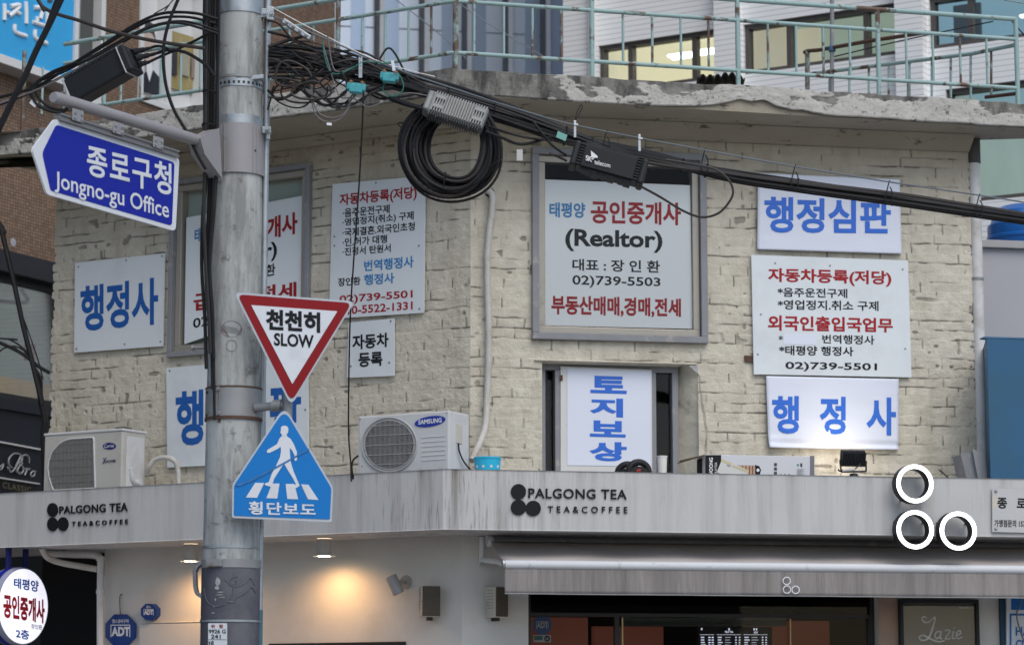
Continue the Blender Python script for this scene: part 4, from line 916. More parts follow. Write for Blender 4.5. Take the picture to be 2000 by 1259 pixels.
def speaker(label, pl, x0, y0, x1, y1, xm, yaw):
    g = thing('wall_speaker', label, 'speaker', 'outdoor speakers on the shop wall')
    m = mpp(19.4); c = pl.at((x0 + x1) / 2, (y0 + y1) / 2, .10)
    n = (pl.n * math.cos(yaw) + pl.u * math.sin(yaw)).normalized(); u = V((0, 0, 1)).cross(n).normalized()
    hz = (y1 - y0) / 2 * m; w_ = (x1 - xm) / 2 * m * 1.15
    MB().obox(c - n * .02, u * w_, V((0, 0, 1)) * hz, n * .075).obj('cabinet', M("speaker_cream", (.55, .52, .44), .5, 0, .05, 5, (.3, .27, .23), 5), g, .016)
    MB().obox(c + n * .058, u * w_ * .93, V((0, 0, 1)) * hz * .95, n * .008).obj('speaker_grille', M("speaker_dark", (.085, .07, .052), .6, 0, .3, 40, bs=300, bst=.4), g, .007)
    mb = MB(); side = -u if (-u).y < u.y else u
    for k in range(7): mb.obox(c - n * .02 + side * (w_ + .0005) + V((0, 0, 1)) * hz * (.75 - k * .19), n * .045, V((0, 0, 1)) * .002, side * .0015)
    mb.obj('vent_slots', GREYF, g)
    mb = MB(); mb.obox(c - n * .03 - V((0, 0, hz + .012)), u * .02, V((0, 0, 1)) * .014, n * .03); mb.tube([c - n * .03 - V((0, 0, hz + .01)), pl.at((x0 + x1) / 2, (y1) + 2, 0)], .012, 6); mb.obj('bracket', DARKF, g)
speaker('cream speaker with a dark grille on the shop wall beside the cylinder spotlight', SL, 815, 1143, 865, 1204, 832, -.72)
speaker('cream speaker with a dark grille half tucked behind the awning', SR, 947, 1145, 997, 1205, 971, .42)
# ================================================================ small signs on the shop wall
def octa(cx, cy, rx, ry): return [(cx + rx * math.cos(math.pi / 8 + i * math.pi / 4) * 1.08, cy + ry * math.sin(math.pi / 8 + i * math.pi / 4) * 1.08) for i in range(8)]
def adt(name, label, pl, cx, cy, rx, ry, o, t, words, dull=0, sl=0):
    g = thing(name, label, 'security sign', 'blue octagonal security signs')
    bl = M("security_blue_dull", (.012, .035, .10), .4) if dull else M("security_blue", (.012, .05, .22), .35, 0, .05)
    wh = M("security_print_dull", (.20, .20, .20), .5) if dull else WHITEP
    MB().pp(pl, octa(cx, cy, rx, ry), o, t).obj('panel', bl, g, .002)
    for s, (a, b, c_, d), bo in words: text(s, pl, (cx + a * rx, cy + b * ry + sl * a, cy + c_ * ry + sl * a, cx + d * rx, cy + b * ry + sl * d, cy + c_ * ry + sl * d), wh, g, o + .002, bo)
    f = MB()
    a, b, c_, d = cx - .66 * rx, cy - .36 * ry, cx + .66 * rx, cy + .42 * ry
    for q in ([(a, b), (c_, b), (c_, b + .06 * ry), (a, b + .06 * ry)], [(a, b), (a + .05 * rx, b), (a + .05 * rx, d), (a, d)], [(c_ - .05 * rx, b), (c_, b), (c_, d), (c_ - .05 * rx, d)]): f.pp(pl, q, o + .001, .001)
    f.obj('printed_frame', wh, g)
    return g
adt('security_sign', 'larger blue octagonal security sign hanging from a hook on the shop wall', SL, 235, 1230, 29, 31, .03, .012, (('캡스경비구역', (-.55, -.70, -.46, .55), .02), ('ADT', (-.60, -.22, .36, .64), .05)))
MB().tube(crom([SL.at(235, 1203, .035), SL.at(234, 1180, .03), SL.at(234, 1166, .03), SL.at(236, 1160, .015), SL.at(239, 1161, 0)]), .004, 6).obj('hanging_wire', RUSTM, bpy.data.objects['security_sign'])
adt('security_sign', 'small blue octagonal security alarm box high on the shop wall', SL, 290, 1194, 14.5, 15.5, .06, .06, (('캡스', (-.30, -.78, -.48, .32), .02), ('ADT', (-.60, -.25, .36, .62), .05)))
adt('security_sticker', 'dim blue octagonal security sticker inside the shop window', SR, 1059, 1219, 18, 19, -.110, .001, (('ADT', (-.62, -.28, .34, .66), .05),), 1)
g = thing('certificate_sticker', 'small white and green sticker below the security sticker on the shop window', 'sticker')
MB().pp(SR, [(1042, 1239), (1076, 1239), (1076, 1253), (1042, 1253)], -.110, .001).obj('panel', M("sticker_grey", (.22, .22, .22), .5), g)
MB().pp(SR, [(1043.5, 1240.5), (1060, 1240.5), (1060, 1249), (1043.5, 1249)], -.1095, .0006).obj('green_field', M("sticker_green", (.02, .07, .05), .5), g)
MB().pp(SR, ellipse(1068.5, 1246, 6, 6, 18), -.1095, .0006).obj('round_mark', INKK, g); text('UK', SR, (1064.5, 1243.5, 1249, 1072.5, 1243.5, 1249), MC["security_print_dull"], g, -.109, .03)
# menu screens inside the shop
g = thing('menu_screen', 'black menu screen with white drink lists inside the shop', 'screen')
MP = Pl(tuple(SR.P(0, 0, -.9)[:2]), R.u, R.n)
MB().pp(MP, [(1365, 1223), (1508, 1223), (1508, 1300), (1365, 1300)], 0, .05).obj('panel', BLACKP, g)
MW = glow("screen_white", (.75, .8, .95), .55)
text('FRUIT TEA', MP, (1416, 1231, 1235, 1432, 1231, 1235), MW, g, .003, .03); text('ADE', MP, (1472, 1232, 1236, 1480, 1232, 1236), MW, g, .003, .03)
mb = MB()
for x0_, x1_ in ((1400, 1447), (1452, 1499), (1367, 1395)):
    mb.pp(MP, [(x0_, 1238), (x1_, 1238), (x1_, 1238.7), (x0_, 1238.7)], .003, .001)
    for k in range(12):
        y = 1242.5 + k * 5; w_ = 6 + 5 * random.random()
        mb.pp(MP, [(x0_ + 2, y), (x0_ + 2 + w_, y), (x0_ + 2 + w_, y + 2.2), (x0_ + 2, y + 2.2)], .003, .001)
        mb.pp(MP, [(x0_ + 16, y + .8), (x0_ + 19 + w_, y + .8), (x0_ + 19 + w_, y + 1.6), (x0_ + 16, y + 1.6)], .003, .001)
        for xx in (x1_ - 11, x1_ - 4): mb.pp(MP, [(xx, y), (xx + 3, y), (xx + 3, y + 2.4), (xx, y + 2.4)], .003, .001)
for x, y in ((1424, 1228), (1473, 1228), (1477.5, 1228), (1370.5, 1227.5)): 
    mb.pp(MP, [(x - 1.6, y - 2.2), (x + 1.6, y - 2.2), (x + 1.1, y + 2), (x - 1.1, y + 2)], .003, .001)
mb.obj('printed_lines', MW, g)
g = thing('ceiling_cassette', 'dim teal glass panel hanging above the menu inside the shop', 'panel')
MB().pp(MP, [(1214, 1204), (1366, 1206), (1536, 1203), (1536, 1222), (1366, 1222), (1214, 1222)], .15, .02).obj('panel', M("teal_dark", (.03, .045, .042), .15, 0, .4, 1.5), g)
# framed advertisement right of the entrance
g = thing('advertising_frame', 'black framed advertisement under glass with a white script word, right of the shop entrance', 'picture frame')
q = [SR.sz(*p, .06) for p in ((1757, 1168), (1912, 1170))]; fs0, fs1, fz1 = q[0][0], q[1][0], (q[0][1] + q[1][1]) / 2
framebox(MB(), SR, fs0, fs1, fz1 - 1.1, fz1, .03, 0.0, .06).obj('frame', BLACKP, g, .004)
MB().box(SR, fs0 + .03, fs1 - .03, fz1 - 1.07, fz1 - .03, .0, .03).obj('printed_sheet', M("ad_print", (.17, .155, .13), .5, 0, .5, 2.2), g)
stroke(SR, [[(1809, 1206, 2.5), (1804, 1203, 3), (1801, 1208, 3), (1806, 1214, 3), (1815, 1213, 2.5), (1826, 1204, 2.5), (1822, 1222, 4), (1815, 1242, 4), (1807, 1249, 3), (1797, 1248, 3), (1796, 1242, 3), (1804, 1240, 3), (1818, 1247, 3.5), (1832, 1252, 3), (1845, 1250, 2)],
            [(1836, 1232, 3), (1829, 1233, 3), (1826, 1241, 3), (1830, 1246, 3), (1836, 1240, 2.5), (1838, 1231, 3), (1836, 1245, 3), (1841, 1246, 2)], [(1845, 1230, 2), (1855, 1231, 2.5), (1846, 1246, 2.5), (1857, 1246, 2)], [(1862, 1231, 2.5), (1860, 1245, 2.5), (1866, 1245, 2)], [(1863, 1224, 2.5), (1863, 1225.5, 2.5)],
            [(1868, 1240, 2), (1876, 1236, 2.5), (1874, 1230, 2.5), (1868, 1236, 2.5), (1870, 1246, 2.5), (1880, 1243, 1.5)]], M("ad_white", (.85, .85, .85), .5), g, .034)
text('PALGONG TEA', SR, (1874, 1183.5, 1187, 1902, 1184, 1187.5), MC["ad_white"], g, .032, .0)
MB().box(SR, fs0 + .028, fs1 - .028, fz1 - 1.072, fz1 - .028, .040, .044).obj('glass', glass("picture_glass", (.97, .97, .97), 1.32), g)
# blue panelling and white and blue sign at the far right of the shop
tag(MB().box(SR, sre + .002, sre + .10, 0, ZB - .35, -.5, .03).obj('navy_cladding', M("navy_cladding", (.012, .05, .10), .5), None), 'narrow dark blue panel beside the white shop pier at the lower right', 'panel')
g = thing('blue_lettered_sign', 'blue and white shop sign cut by the right edge under the awning', 'sign')
SP = Pl(tuple(SR.P(0, 0, .05)[:2]), R.u, R.n)
MB().pp(SP, [(1966, 1150), (2080, 1152), (2080, 1320), (1966, 1320)], 0, .03).obj('panel', REFW, g)
BS = M("shop_sign_blue", (.012, .13, .40), .4)
MB().pp(SP, [(1975, 1150), (2080, 1151), (2080, 1191), (1975, 1190)], .002, .001).obj('blue_field', BS, g)
mb = MB()
for qd in ([(1972, 1197), (2080, 1198), (2080, 1202), (1972, 1201)], [(1972, 1201), (1975.5, 1201), (1975.5, 1320), (1972, 1320)]): mb.pp(SP, qd, .002, .001)
mb.obj('blue_border', BS, g)
text('HAIR', SP, (1984, 1222.5, 1240, 2030, 1223.5, 1241), BS, g, .004, .02); text('CUT', SP, (1984, 1248, 1266, 2018, 1249, 1267), BS, g, .004, .02)
tag(MB().tube(crom([SP.at(1997, 1160, .05), SP.at(1993, 1180, .05), SP.at(1986, 1195, .05), SP.at(1988, 1215, .05), SP.at(1996, 1240, .05), SP.at(2004, 1262, .05)]), .006, 6).obj('hanging_wire', GREYCAB, None), 'loose grey wire hanging in front of the blue and white sign at the right edge', 'wire')
# round lit sign at the lower left
g = thing('round_sign', 'round lit white sign with blue and red Korean letters hanging from two navy straps', 'sign')
DP = Pl(tuple(L.at(45.6, 1183, .85)[:2]), tuple((-L.n)[:2]), tuple((-L.u)[:2]))
c = DP.at(45.6, 1183); rad = 75 * mpp((c.y)); 
MB().lathe(c - DP.n * .16, DP.n, [(0, 0), (rad * .93, 0), (rad, .03), (rad, .13), (rad * .97, .16), (0, .16)], 56).obj('casing', M("round_sign_rim", (.30, .32, .42), .4, 0, .05), g)
MB().lathe(c - DP.n * .16, DP.n, [(rad + .002, .05), (rad + .003, .05), (rad + .003, .11), (rad + .002, .11)], 56).obj('blue_band', NAVY, g)
MB().lathe(c + DP.n * .001, DP.n, [(0, .006), (rad * .6, .005), (rad * .95, 0)], 56).obj('lit_face', glow("round_sign_face", (.80, .80, .92), .62), g)
for s, bx, m, b in (('태평양', (27, 1127, 1147, 75.5, 1133, 1156), INKB, .03), ('공인중개사', (6.5, 1158, 1205, 87.5, 1170, 1217), INKR, .045), ('장인환', (61, 1217, 1226, 82.5, 1220, 1229), INKK, .012), ('2층', (31, 1226, 1244.5, 57, 1230, 1249), INKB, .03)):
    text(s, DP, bx, m, g, .010, b)
for x in (16.5, 49.5):
    mb = MB(); t_ = DP.at(x, 1100, -.08); mb.obox(V((t_.x, t_.y, (ZB + c.z + rad * .85) / 2)), DP.u * .026, V((0, 0, (ZB - c.z - rad * .85) / 2)), DP.n * .012); mb.obj('strap', M("strap_navy", (.016, .022, .12), .4), g, .002)
# drain pipes
g = thing('drain_pipe', 'pale drain pipe turning down from under the canopy at the left shop corner', 'drain pipe', 'drain pipes')
MB().tube(crom([SL.at(90, 1080, .3), SL.at(150, 1082, .15), SL.at(186, 1084, .12), SL.at(196, 1092, .12), SL.at(196.5, 1110, .12), SL.at(196, 1180, .12), SL.at(196, 1300, .12)], 6), .030, 14).obj('pipe', PVC, g)
mb = MB()
for y in (1090, 1155): mb.lathe(SL.at(196, y, .12), (0, 0, 1), [(.031, -.02), (.036, -.016), (.036, .016), (.031, .02)], 16)
mb.obj('collar', PVC, g)
tag(MB().tube(crom([SL.at(80, 1068, .5), SL.at(92, 1087, .4), SL.at(115, 1097, .3), SL.at(150, 1104, .2), SL.at(190, 1111, .12)], 6), .026, 10).obj('flexible_hose', WRAP, None), 'sagging pale hose below the drain pipe under the left end of the canopy', 'hose', 'wrapped refrigerant hoses')
g = thing('drain_pipe', 'tall white rain pipe with a dark top collar at the brick wall right end', 'drain pipe', 'drain pipes')
RP = Pl(tuple(R.P(RE + .05, 0, -.02)[:2]), R.u, R.n); bx = RP.at(1910, 600); 
MB().tube([V((bx.x, bx.y, 3.2)), V((bx.x, bx.y, ZRB - .2))], .050, 18).obj('pipe', PVC, g)
MB().tube([V((bx.x, bx.y, RP.at(1908, 320)[2])), V((bx.x, bx.y, ZRB + .0))], .056, 18).obj('dark_collar', M('collar_dark', (.07, .065, .06), .6, 0, .2, 8), g)
zz = RP.at(1910, 545)[2]; MB().lathe((bx.x, bx.y, zz), (0, 0, 1), [(.05, -.012), (.056, -.01), (.056, .01), (.05, .012)], 18).obj('clamp', DGALV, g)
# ================================================================ utility pole
PY = 16.0; PD = front(PY)
pole = thing('utility_pole', 'tall concrete utility pole with steel bands and a dark wrapped foot', 'utility pole')
pc = pxY(458, 700, PY); px0, pm = pc.x, mpp(PY)
def pz(y): return pxY(458, y, PY).z
def prad(z): return np.interp(z, [pz(1150), pz(700), pz(50)], [55, 52, 45.6]) * pm if pz(1150) < z < pz(50) else (55 * pm if z <= pz(1150) else 45 * pm)
def pband(y0, y1, out, mat, nm, par=pole, n=40, th=None):
    z1, z0 = pz(y0), pz(y1); mb = MB()
    mb.lathe((px0, PY, 0), (0, 0, 1), [(prad(z0) - .002, z0), (prad(z0) + out, z0), (prad(z1) + out, z1), (prad(z1) - .002, z1)], n)
    return mb.obj(nm, mat, par)
zs = [0, pz(1112)] + [pz(y) for y in (900, 700, 400, 200, 0, -150)] + [9.2]
MB().lathe((px0, PY, 0), (0, 0, 1), [(prad(z), z) for z in zs] + [(0, 9.2)], 56).obj('shaft', POLEM, pole)
pband(1110, 1420, .006, DARKG, 'foot_wrap')
pband(1094, 1110, .010, DGALV, 'collar'); pband(1067, 1072, .004, GALV, 'strap'); pband(1211, 1215, .010, GALV, 'strap')
ps_ = pband(760, 822, .008, DGALV, 'sleeve'); pband(817, 823, .011, RUSTM, 'sleeve_rim'); pband(758.5, 762, .010, RUSTM, 'sleeve_rim')
pband(233, 254, .006, GALV, 'band'); pband(155, 160, .004, DGALV, 'band'); pband(164, 178, .004, GALV, 'perforated_band'); pband(2, 33, .007, GALV, 'band')
def psurf(x, y, out=0.0):                                         # point on the pole's front at a photo pixel
    p = pxY(x, y, PY); dx = p.x - px0; r = prad(p.z) + out; dx = max(-r * .999, min(r * .999, dx)); return V((px0 + dx, PY - math.sqrt(r * r - dx * dx), p.z))
mb = MB()
for i in range(14):
    a = math.pi * (1.08 + .84 * i / 13); r = prad(pz(170)) + .005
    mb.obox((px0 + r * math.cos(a), PY + r * math.sin(a), pz(171)), V((-math.sin(a), math.cos(a), 0)) * .007, (0, 0, .008), V((math.cos(a), math.sin(a), 0)) * .001)
mb.obj('perforation', DARKF, pole)
def bolt(p, d, l=.05, r=.011, par=pole):
    MB().lathe(p, d, [(0, 0), (r * 1.9, 0), (r * 1.9, .014), (r, .014), (r, l), (0, l)], 8, False).obj('bolt', GALV, par)
mb = MB()
mb.obox(pxY(424, 20, PY - .05), (.03, 0, 0), (0, 0, .035), (0, .02, 0)); mb.obox(pxY(428, 45, PY - .05), (.018, 0, 0), (0, 0, .025), (0, .02, 0)); mb.obox(pxY(517, 27, PY - .03), (.03, 0, 0), (0, 0, .03), (0, .02, 0)); mb.obox(pxY(528, 27, PY - .03), (.022, .01, 0), (0, 0, .045), (0, .015, 0))
mb.obox(pxY(521, 255, PY - .05), (.028, 0, 0), (0, 0, .022), (0, .02, 0)); mb.obox(pxY(524, 264, PY - .05), (.012, 0, 0), (0, 0, .03), (0, .015, 0)); mb.obox(psurf(503, 160, .01), (.05, 0, .006), (0, 0, .014), (0, .012, 0))
mb.obj('clamp_lug', GALV, pole, .004)
for x, y in ((422, 16), (517, 27), (530, 28), (522, 253)): bolt(pxY(x, y, PY - .10), (0, -1, 0), .03)
# clamp bracket of the sleeve at the left
mb = MB(); mb.prism([pxY(x, y, PY - .05) for x, y in ((415, 757), (423, 760), (421, 822), (413, 820))], (0, .1, 0)); mb.prism([pxY(x, y, PY - .16) for x, y in ((427, 758), (431, 759), (430, 824), (426, 823))], (0, .1, 0)); mb.obj('clamp_plate', RUSTM, pole, .003)
mb = MB()
for y in (766, 811): mb.tube([pxY(403, y, PY - .08), pxY(433, y, PY - .12)], .009, 8)
mb.obj('clamp_bolt', DARKF, pole)
for y in (765, 812): MB().lathe(psurf(432, y, .006), (-.4, -1, 0), [(0, .012), (.014, .010), (.017, 0)], 10).obj('bolt', DGALV, pole)
MB().lathe(pxY(405, 678, PY - .02), (-1, -.1, -.05), [(0, 0), (.012, 0), (.012, .08), (.019, .085), (.019, .10), (0, .10)], 10).obj('step_bolt', DGALV, pole)
mb = MB(); hp_ = [pxY(x, y, PY - .02) for x, y in ((395, 1098), (386, 1105), (381, 1115), (382, 1145), (385, 1158), (396, 1165))]
for a, b in zip(hp_, hp_[1:]): mb.obox((a + b) / 2, (b - a) * .56, V((0, .04, 0)), (b - a).cross(V((0, 1, 0))).normalized() * .012)
mb.obj('handle', M("handle_grey", (.16, .165, .19), .5, .2, .2, 9), pole, .006)
mb = MB(); mb.obox(psurf(425, 1102, .016), V((.10, -.035, 0)) * .5, (0, 0, .022), (.005, .012, 0)); mb.obj('buckle', DGALV, pole, .004)
# pale worn sticker ghosts on the pole
mb = MB()
for x, y, rx, ry in ((457, 650, 21, 16),):
    pts = [psurf(px_, py_, .0015) for px_, py_ in ellipse(x, y, rx, ry, 24)]; mb.add(pts, [tuple(range(len(pts)))])
mb.obj('round_sticker', M("sticker_ghost", (.20, .17, .175), .7, 0, .35, 60), pole)
mb = MB()
for k in range(7):
    x = 442 + k * 4.6; mb.tube([psurf(x - 4, 640 + k * 1.2, .003), psurf(x + 7, 660 - (6 - k) * .8, .003)], .003, 4)
mb.obj('sticker_stripe', M("sticker_pale", (.32, .315, .31), .7), pole)
mb = MB(); ps2 = [psurf(x, y, .002) for x, y in ellipse(458, 682, 10, 11, 24)]; mb.tube(ps2 + [ps2[0]], .002, 4); mb.obj('stamped_ring', M("stamp_grey", (.22, .215, .21), .8), pole)
mb = MB()                                                        # scuffed paint on the wrap
random.seed(4)
for x, y, w_, h in ((432, 1138, 14, 18), (430, 1150, 10, 8), (437, 1158, 16, 2), (436, 1163, 18, 2), (440, 1168, 16, 2), (427, 1172, 4, 6), (424, 1186, 5, 2), (422, 1198, 6, 3)):
    n = 11; pts = [psurf(x + math.cos(i / n * 6.283) * w_ * .5 * random.uniform(.6, 1.1), y + math.sin(i / n * 6.283) * h * .5 * random.uniform(.6, 1.1), .009) for i in range(n)]; mb.add(pts, [tuple(range(n))])
mb.obj('scuff', M("scuff_pale", (.33, .34, .34), .8, 0, .3, 60), pole)
mb = MB()                                                        # cloud scroll relief on the wrap
for line in ([(470, 1128), (462, 1130), (456, 1136), (460, 1143), (468, 1142), (466, 1135)], [(446, 1133), (462, 1147), (480, 1142), (492, 1130), (500, 1144)], [(450, 1176), (462, 1178), (468, 1168), (482, 1160), (494, 1148), (502, 1158)], [(402, 1150), (410, 1176), (428, 1186), (446, 1182)], [(455, 1172), (461, 1160), (462, 1147)]):
    mb.tube([psurf(a.x, a.y, .0058) for a in crom([(x, y, 0) for x, y in line], 6)], .0045, 5)
mb.obj('cloud_relief', M("relief_grey", (.088, .091, .108), .5), pole)
# number plate on the foot
g = thing('pole_plate', 'small white number plate with red and black characters on the foot of the concrete pole', 'plate')
nx_ = pxY(425, 1240, PY).x - px0; rr = prad(1.9) + .008; an = math.asin(nx_ / rr)
PPL = Pl((px0 + math.sin(an) * rr, PY - math.cos(an) * rr), (math.cos(an), math.sin(an)), (math.sin(an), -math.cos(an)))
MB().pp(PPL, roundpoly([(406.5, 1216), (443, 1216), (443, 1300), (406.5, 1300)], 2, 3), .006, .004).obj('panel', SIGNW, g)
text('위   험', PPL, (412, 1218.5, 1225.5, 435, 1218.5, 1225.5), INKR, g, .008, .03)
for s, bx in (('9926 G', (407.5, 1228, 1236, 441, 1228, 1236)), ('241', (412, 1238, 1246, 431, 1238, 1246)), ('8', (412, 1250.5, 1259, 417.5, 1250.5, 1259))): text(s, PPL, bx, INKK, g, .008, .02)
MB().pp(PPL, [(407, 1247.6), (442.5, 1247.6), (442.5, 1248.2), (407, 1248.2)], .008, .001).obj('printed_line', INKK, g); text('형', PPL, (407.2, 1251, 1259, 410.6, 1251, 1259), INKK, g, .008, .02)
# conduit beside the pole
g = thing('conduit', 'thin galvanised conduit running up the right side of the concrete pole, blue at its foot', 'conduit')
def cx_(y): return np.interp(y, [80, 500, 1150], [519, 515, 516])
cz = [pxY(cx_(y), y, PY - .02) for y in (100, 500, 1190)]
MB().tube([V((cz[1].x, PY + .02, 7.4)), V((cz[1].x, PY + .02, cz[2].z))], .022, 14).obj('tube', GALV, g)
MB().tube([V((cz[1].x, PY + .02, cz[2].z)), V((cz[1].x, PY + .02, 0))], .0245, 14).obj('foot_tube', M("conduit_blue", (.05, .13, .17), .5, 0, .2, 40), g)
# ================================================================ road direction sign on its arm
dn = rotdir(29.5); RD = Pl((px0, PY), dn, (dn[1], -dn[0]))
if (RD.n.y > 0): RD.n = -RD.n
g = thing('direction_sign', 'blue arrow shaped road sign with white lettering hanging from a grey arm', 'road sign')
a0_, a1_ = RD.at(104, 190), RD.at(412, 282); ax_ = (a1_ - a0_)
mb = MB(); mb.tube([a0_, a0_ + ax_ * .012, a1_], [.030, .036, .036], 20); mb.obj('arm', ARMG, g)
pband(250, 346, .014, ARMG, 'arm_collar', g)
mb = MB()
wq = [(392, 270), (428, 251), (433, 346), (420, 328), (400, 300)]
mb.prism([RD.at(x, y, .05) for x, y in wq], RD.n * -.10); mb.obj('arm_bracket', ARMG, g, .004)
mb = MB()
for x in (436, 444, 498, 505):
    mb.tube([psurf(x, 254, .0145), psurf(x, 344, .0145)], .0035, 6)
mb.obj('bracket_rib', ARMG, g)
mb = MB()
for x, y in ((410, 286), (432, 290), (434, 302), (502, 302)): mb.lathe(psurf(x, y, .012), (-.4, -1, 0), [(0, .008), (.007, .006), (.008, 0)], 8)
mb.obj('rivet', DARKF, g)
outer = roundpoly([(107, 233), (350, 309), (343, 451), (92, 379), (63, 292)], [5, 9, 9, 6, 8], 5)
MB().pp(RD, outer, .006, .012).obj('panel', REFW, g, .002)
inner = roundpoly([(110, 243.5), (341, 317.5), (336, 441), (99, 372), (82.5, 299)], [6, 7, 7, 4, 9], 5)
MB().pp(RD, inner, .0085, .002).obj('blue_field', NAVY, g)
text('종로구청', RD, (170, 281, 342, 335, 320, 383), REFW, g, .011, .022, spacing=1.12); text('Jongno-gu Office', RD, (107, 333, 376, 330, 394, 436), REFW, g, .011, .012, spacing=1.0)
mb = MB()
for t_ in ((112, 228, 343, 299, .02),):
    p0, p1 = RD.at(112, 229), RD.at(343, 302); d_ = p1 - p0; 
    mb.obox((p0 + p1) / 2, d_ * .5, V((0, 0, .020)), RD.n * .022); mb.obox((p0 + p1) / 2 + V((0, 0, .016)), d_ * .5, V((0, 0, .006)), RD.n * .030); mb.obox((p0 + p1) / 2 - V((0, 0, .016)), d_ * .5, V((0, 0, .005)), RD.n * .030)
mb.obj('top_rail', M("sign_rail_grey", (.20, .195, .195), .45, .3, .15, 8), g)
for x, y in ((152, 226), (231, 251), (309, 279)):
    mb = MB(); p_ = RD.at(x, y, .034); mb.obox(p_, RD.u * .050, V((0, 0, .036)), RD.n * .004); ho = mb.obj('hanger', ARMG, g, .003)
    mb = MB()
    for a, b in ((-.03, .012), (.03, .012), (-.03, -.02), (.03, -.02)): mb.lathe(p_ + RD.u * a + V((0, 0, b)), RD.n, [(0, .014), (.008, .012), (.010, .003)], 8)
    mb.obj('bolt', GALV, ho)
# ================================================================ slow triangle and crossing sign
SY = PY - .30; SG = Pl((px0, SY), (1, .06), (.06, -1))
arm = thing('sign_bracket', 'short grey pipe bracket wound with wire, carrying both traffic signs', 'bracket')
b0, b1 = pxY(500, 796, PY - .10), pxY(556, 790, SY + .10)
MB().tube(crom([b0, lerp(b0, b1, .12), lerp(b0, b1, .5), lerp(b0, b1, .9), b1], 4), [.030] * 3 + [.028] * 3 + [.026] * 3 + [.026] * 3 + [.026] * 5, 14).obj('pipe', DGALV, arm)
mb = MB()
for i in range(9):
    c = lerp(b0, b1, .60 + i * .034); d_ = (b1 - b0).normalized(); a = d_.orthogonal().normalized(); bb = d_.cross(a)
    mb.tube([c + (a * math.cos(t) + bb * math.sin(t)) * .033 + d_ * (.010 * math.sin(t)) for t in np.linspace(0, 6.283, 15)], .0045, 5)
mb.obj('wound_wire', M("wire_pale", (.33, .34, .34), .5, .3), arm)
vp = pxY(562, 790, SY + .10); MB().tube([V((vp.x, vp.y, pz(600))), V((vp.x, vp.y, pz(1000)))], .030, 16).obj('upright', DGALV, arm)
g = thing('slow_sign', 'white inverted triangle traffic sign with red border and black slow lettering', 'traffic sign')
tri = roundpoly([(458, 571), (692, 588.5), (568.5, 791)], [13, 13, 16], 6)
MB().pp(SG, tri, 0, .010).obj('panel', SILV, g, .002)
MB().pp(SG, roundpoly([(463.5, 574.5), (687, 591.5), (569, 785)], [14, 14, 18], 6), .003, .002).obj('red_border', RED, g)
MB().pp(SG, roundpoly([(490.5, 595.5), (659, 607.5), (571, 749.5)], [1, 1, 1], 3), .006, .002).obj('white_field', REFW, g)
text('천천히', SG, (519, 603, 644, 625.5, 610, 650), INKK, g, .008, .045); text('SLOW', SG, (535, 649.5, 674.5, 613, 654, 680), INKK, g, .008, .03)
for y in (584,): MB().obox(SG.at(560, y, -.02), SG.u * .05, (0, 0, .012), SG.n * .01).obj('stiffener', GALV, g)
g = thing('crosswalk_sign', 'blue house shaped crosswalk sign with a walking figure and zebra bars, below the slow triangle', 'traffic sign')
def z2(x, y): return (380 + x / 2.743, 800 + y / 2.743)
CS = Pl((px0, SY + .02), (1, .05), (.05, -1))
MB().pp(CS, roundpoly([z2(482, -18), z2(741, 416), z2(732, 599), z2(202, 576), z2(205, 399)], [22, 6, 4, 4, 6], 6), 0, .010).obj('panel', SILV, g, .002)
MB().pp(CS, roundpoly([z2(482, -3), z2(733, 418), z2(725, 586), z2(210, 566), z2(212, 402)], [22, 5, 3, 3, 5], 6), .003, .002).obj('blue_field', CROSS, g)
FIG = [(470, 138), (455, 152), (442, 183), (392, 213), (387, 222), (390, 229), (404, 229), (452, 205), (461, 196), (463, 222), (458, 252), (440, 292), (414, 342), (398, 386), (376, 394), (378, 402), (408, 411), (416, 402), (426, 368), (470, 300), (481, 289), (496, 316), (530, 370), (543, 398), (527, 410), (527, 418), (540, 421), (563, 406), (554, 384), (531, 330), (516, 282), (512, 245), (509, 202), (524, 218), (536, 244), (534, 268), (541, 274), (549, 266), (548, 224), (532, 184), (516, 156), (501, 146), (494, 137), (492, 128), (473, 128)]
MB().pp(CS, [z2(*p) for p in FIG], .006, .002).obj('walking_figure', REFW, g)
hd = [(462, 96), (468, 87), (482, 84), (497, 88), (503, 102), (501, 120), (494, 130), (486, 140), (473, 138), (466, 134), (464, 126), (459, 121), (463, 112)]
MB().pp(CS, [z2(*p) for p in hd], .0075, .002).obj('figure_head', REFW, g)
for q in ([(325, 390), (373, 391), (335, 470), (275, 468)], [(415, 394), (455, 394), (443, 474), (385, 472)], [(488, 396), (535, 396), (555, 478), (497, 476)], [(570, 398), (610, 400), (664, 482), (608, 478)]):
    MB().pp(CS, [z2(*p) for p in q], .005, .002).obj('zebra_bar', REFW, g)
MB().pp(CS, [z2(212, 404), z2(300, 372), z2(470, 285), z2(612, 206), z2(616, 214), z2(480, 290), z2(320, 376), z2(240, 408)], .0082, .001).obj('dark_scuff', M('scuff_blue', (.03, .16, .40), .5, 0, .3, 30), g)
text('횡단보도', CS, (485.5, 978, 1004, 616.5, 983, 1007), REFW, g, .007, .026, spacing=1.12)
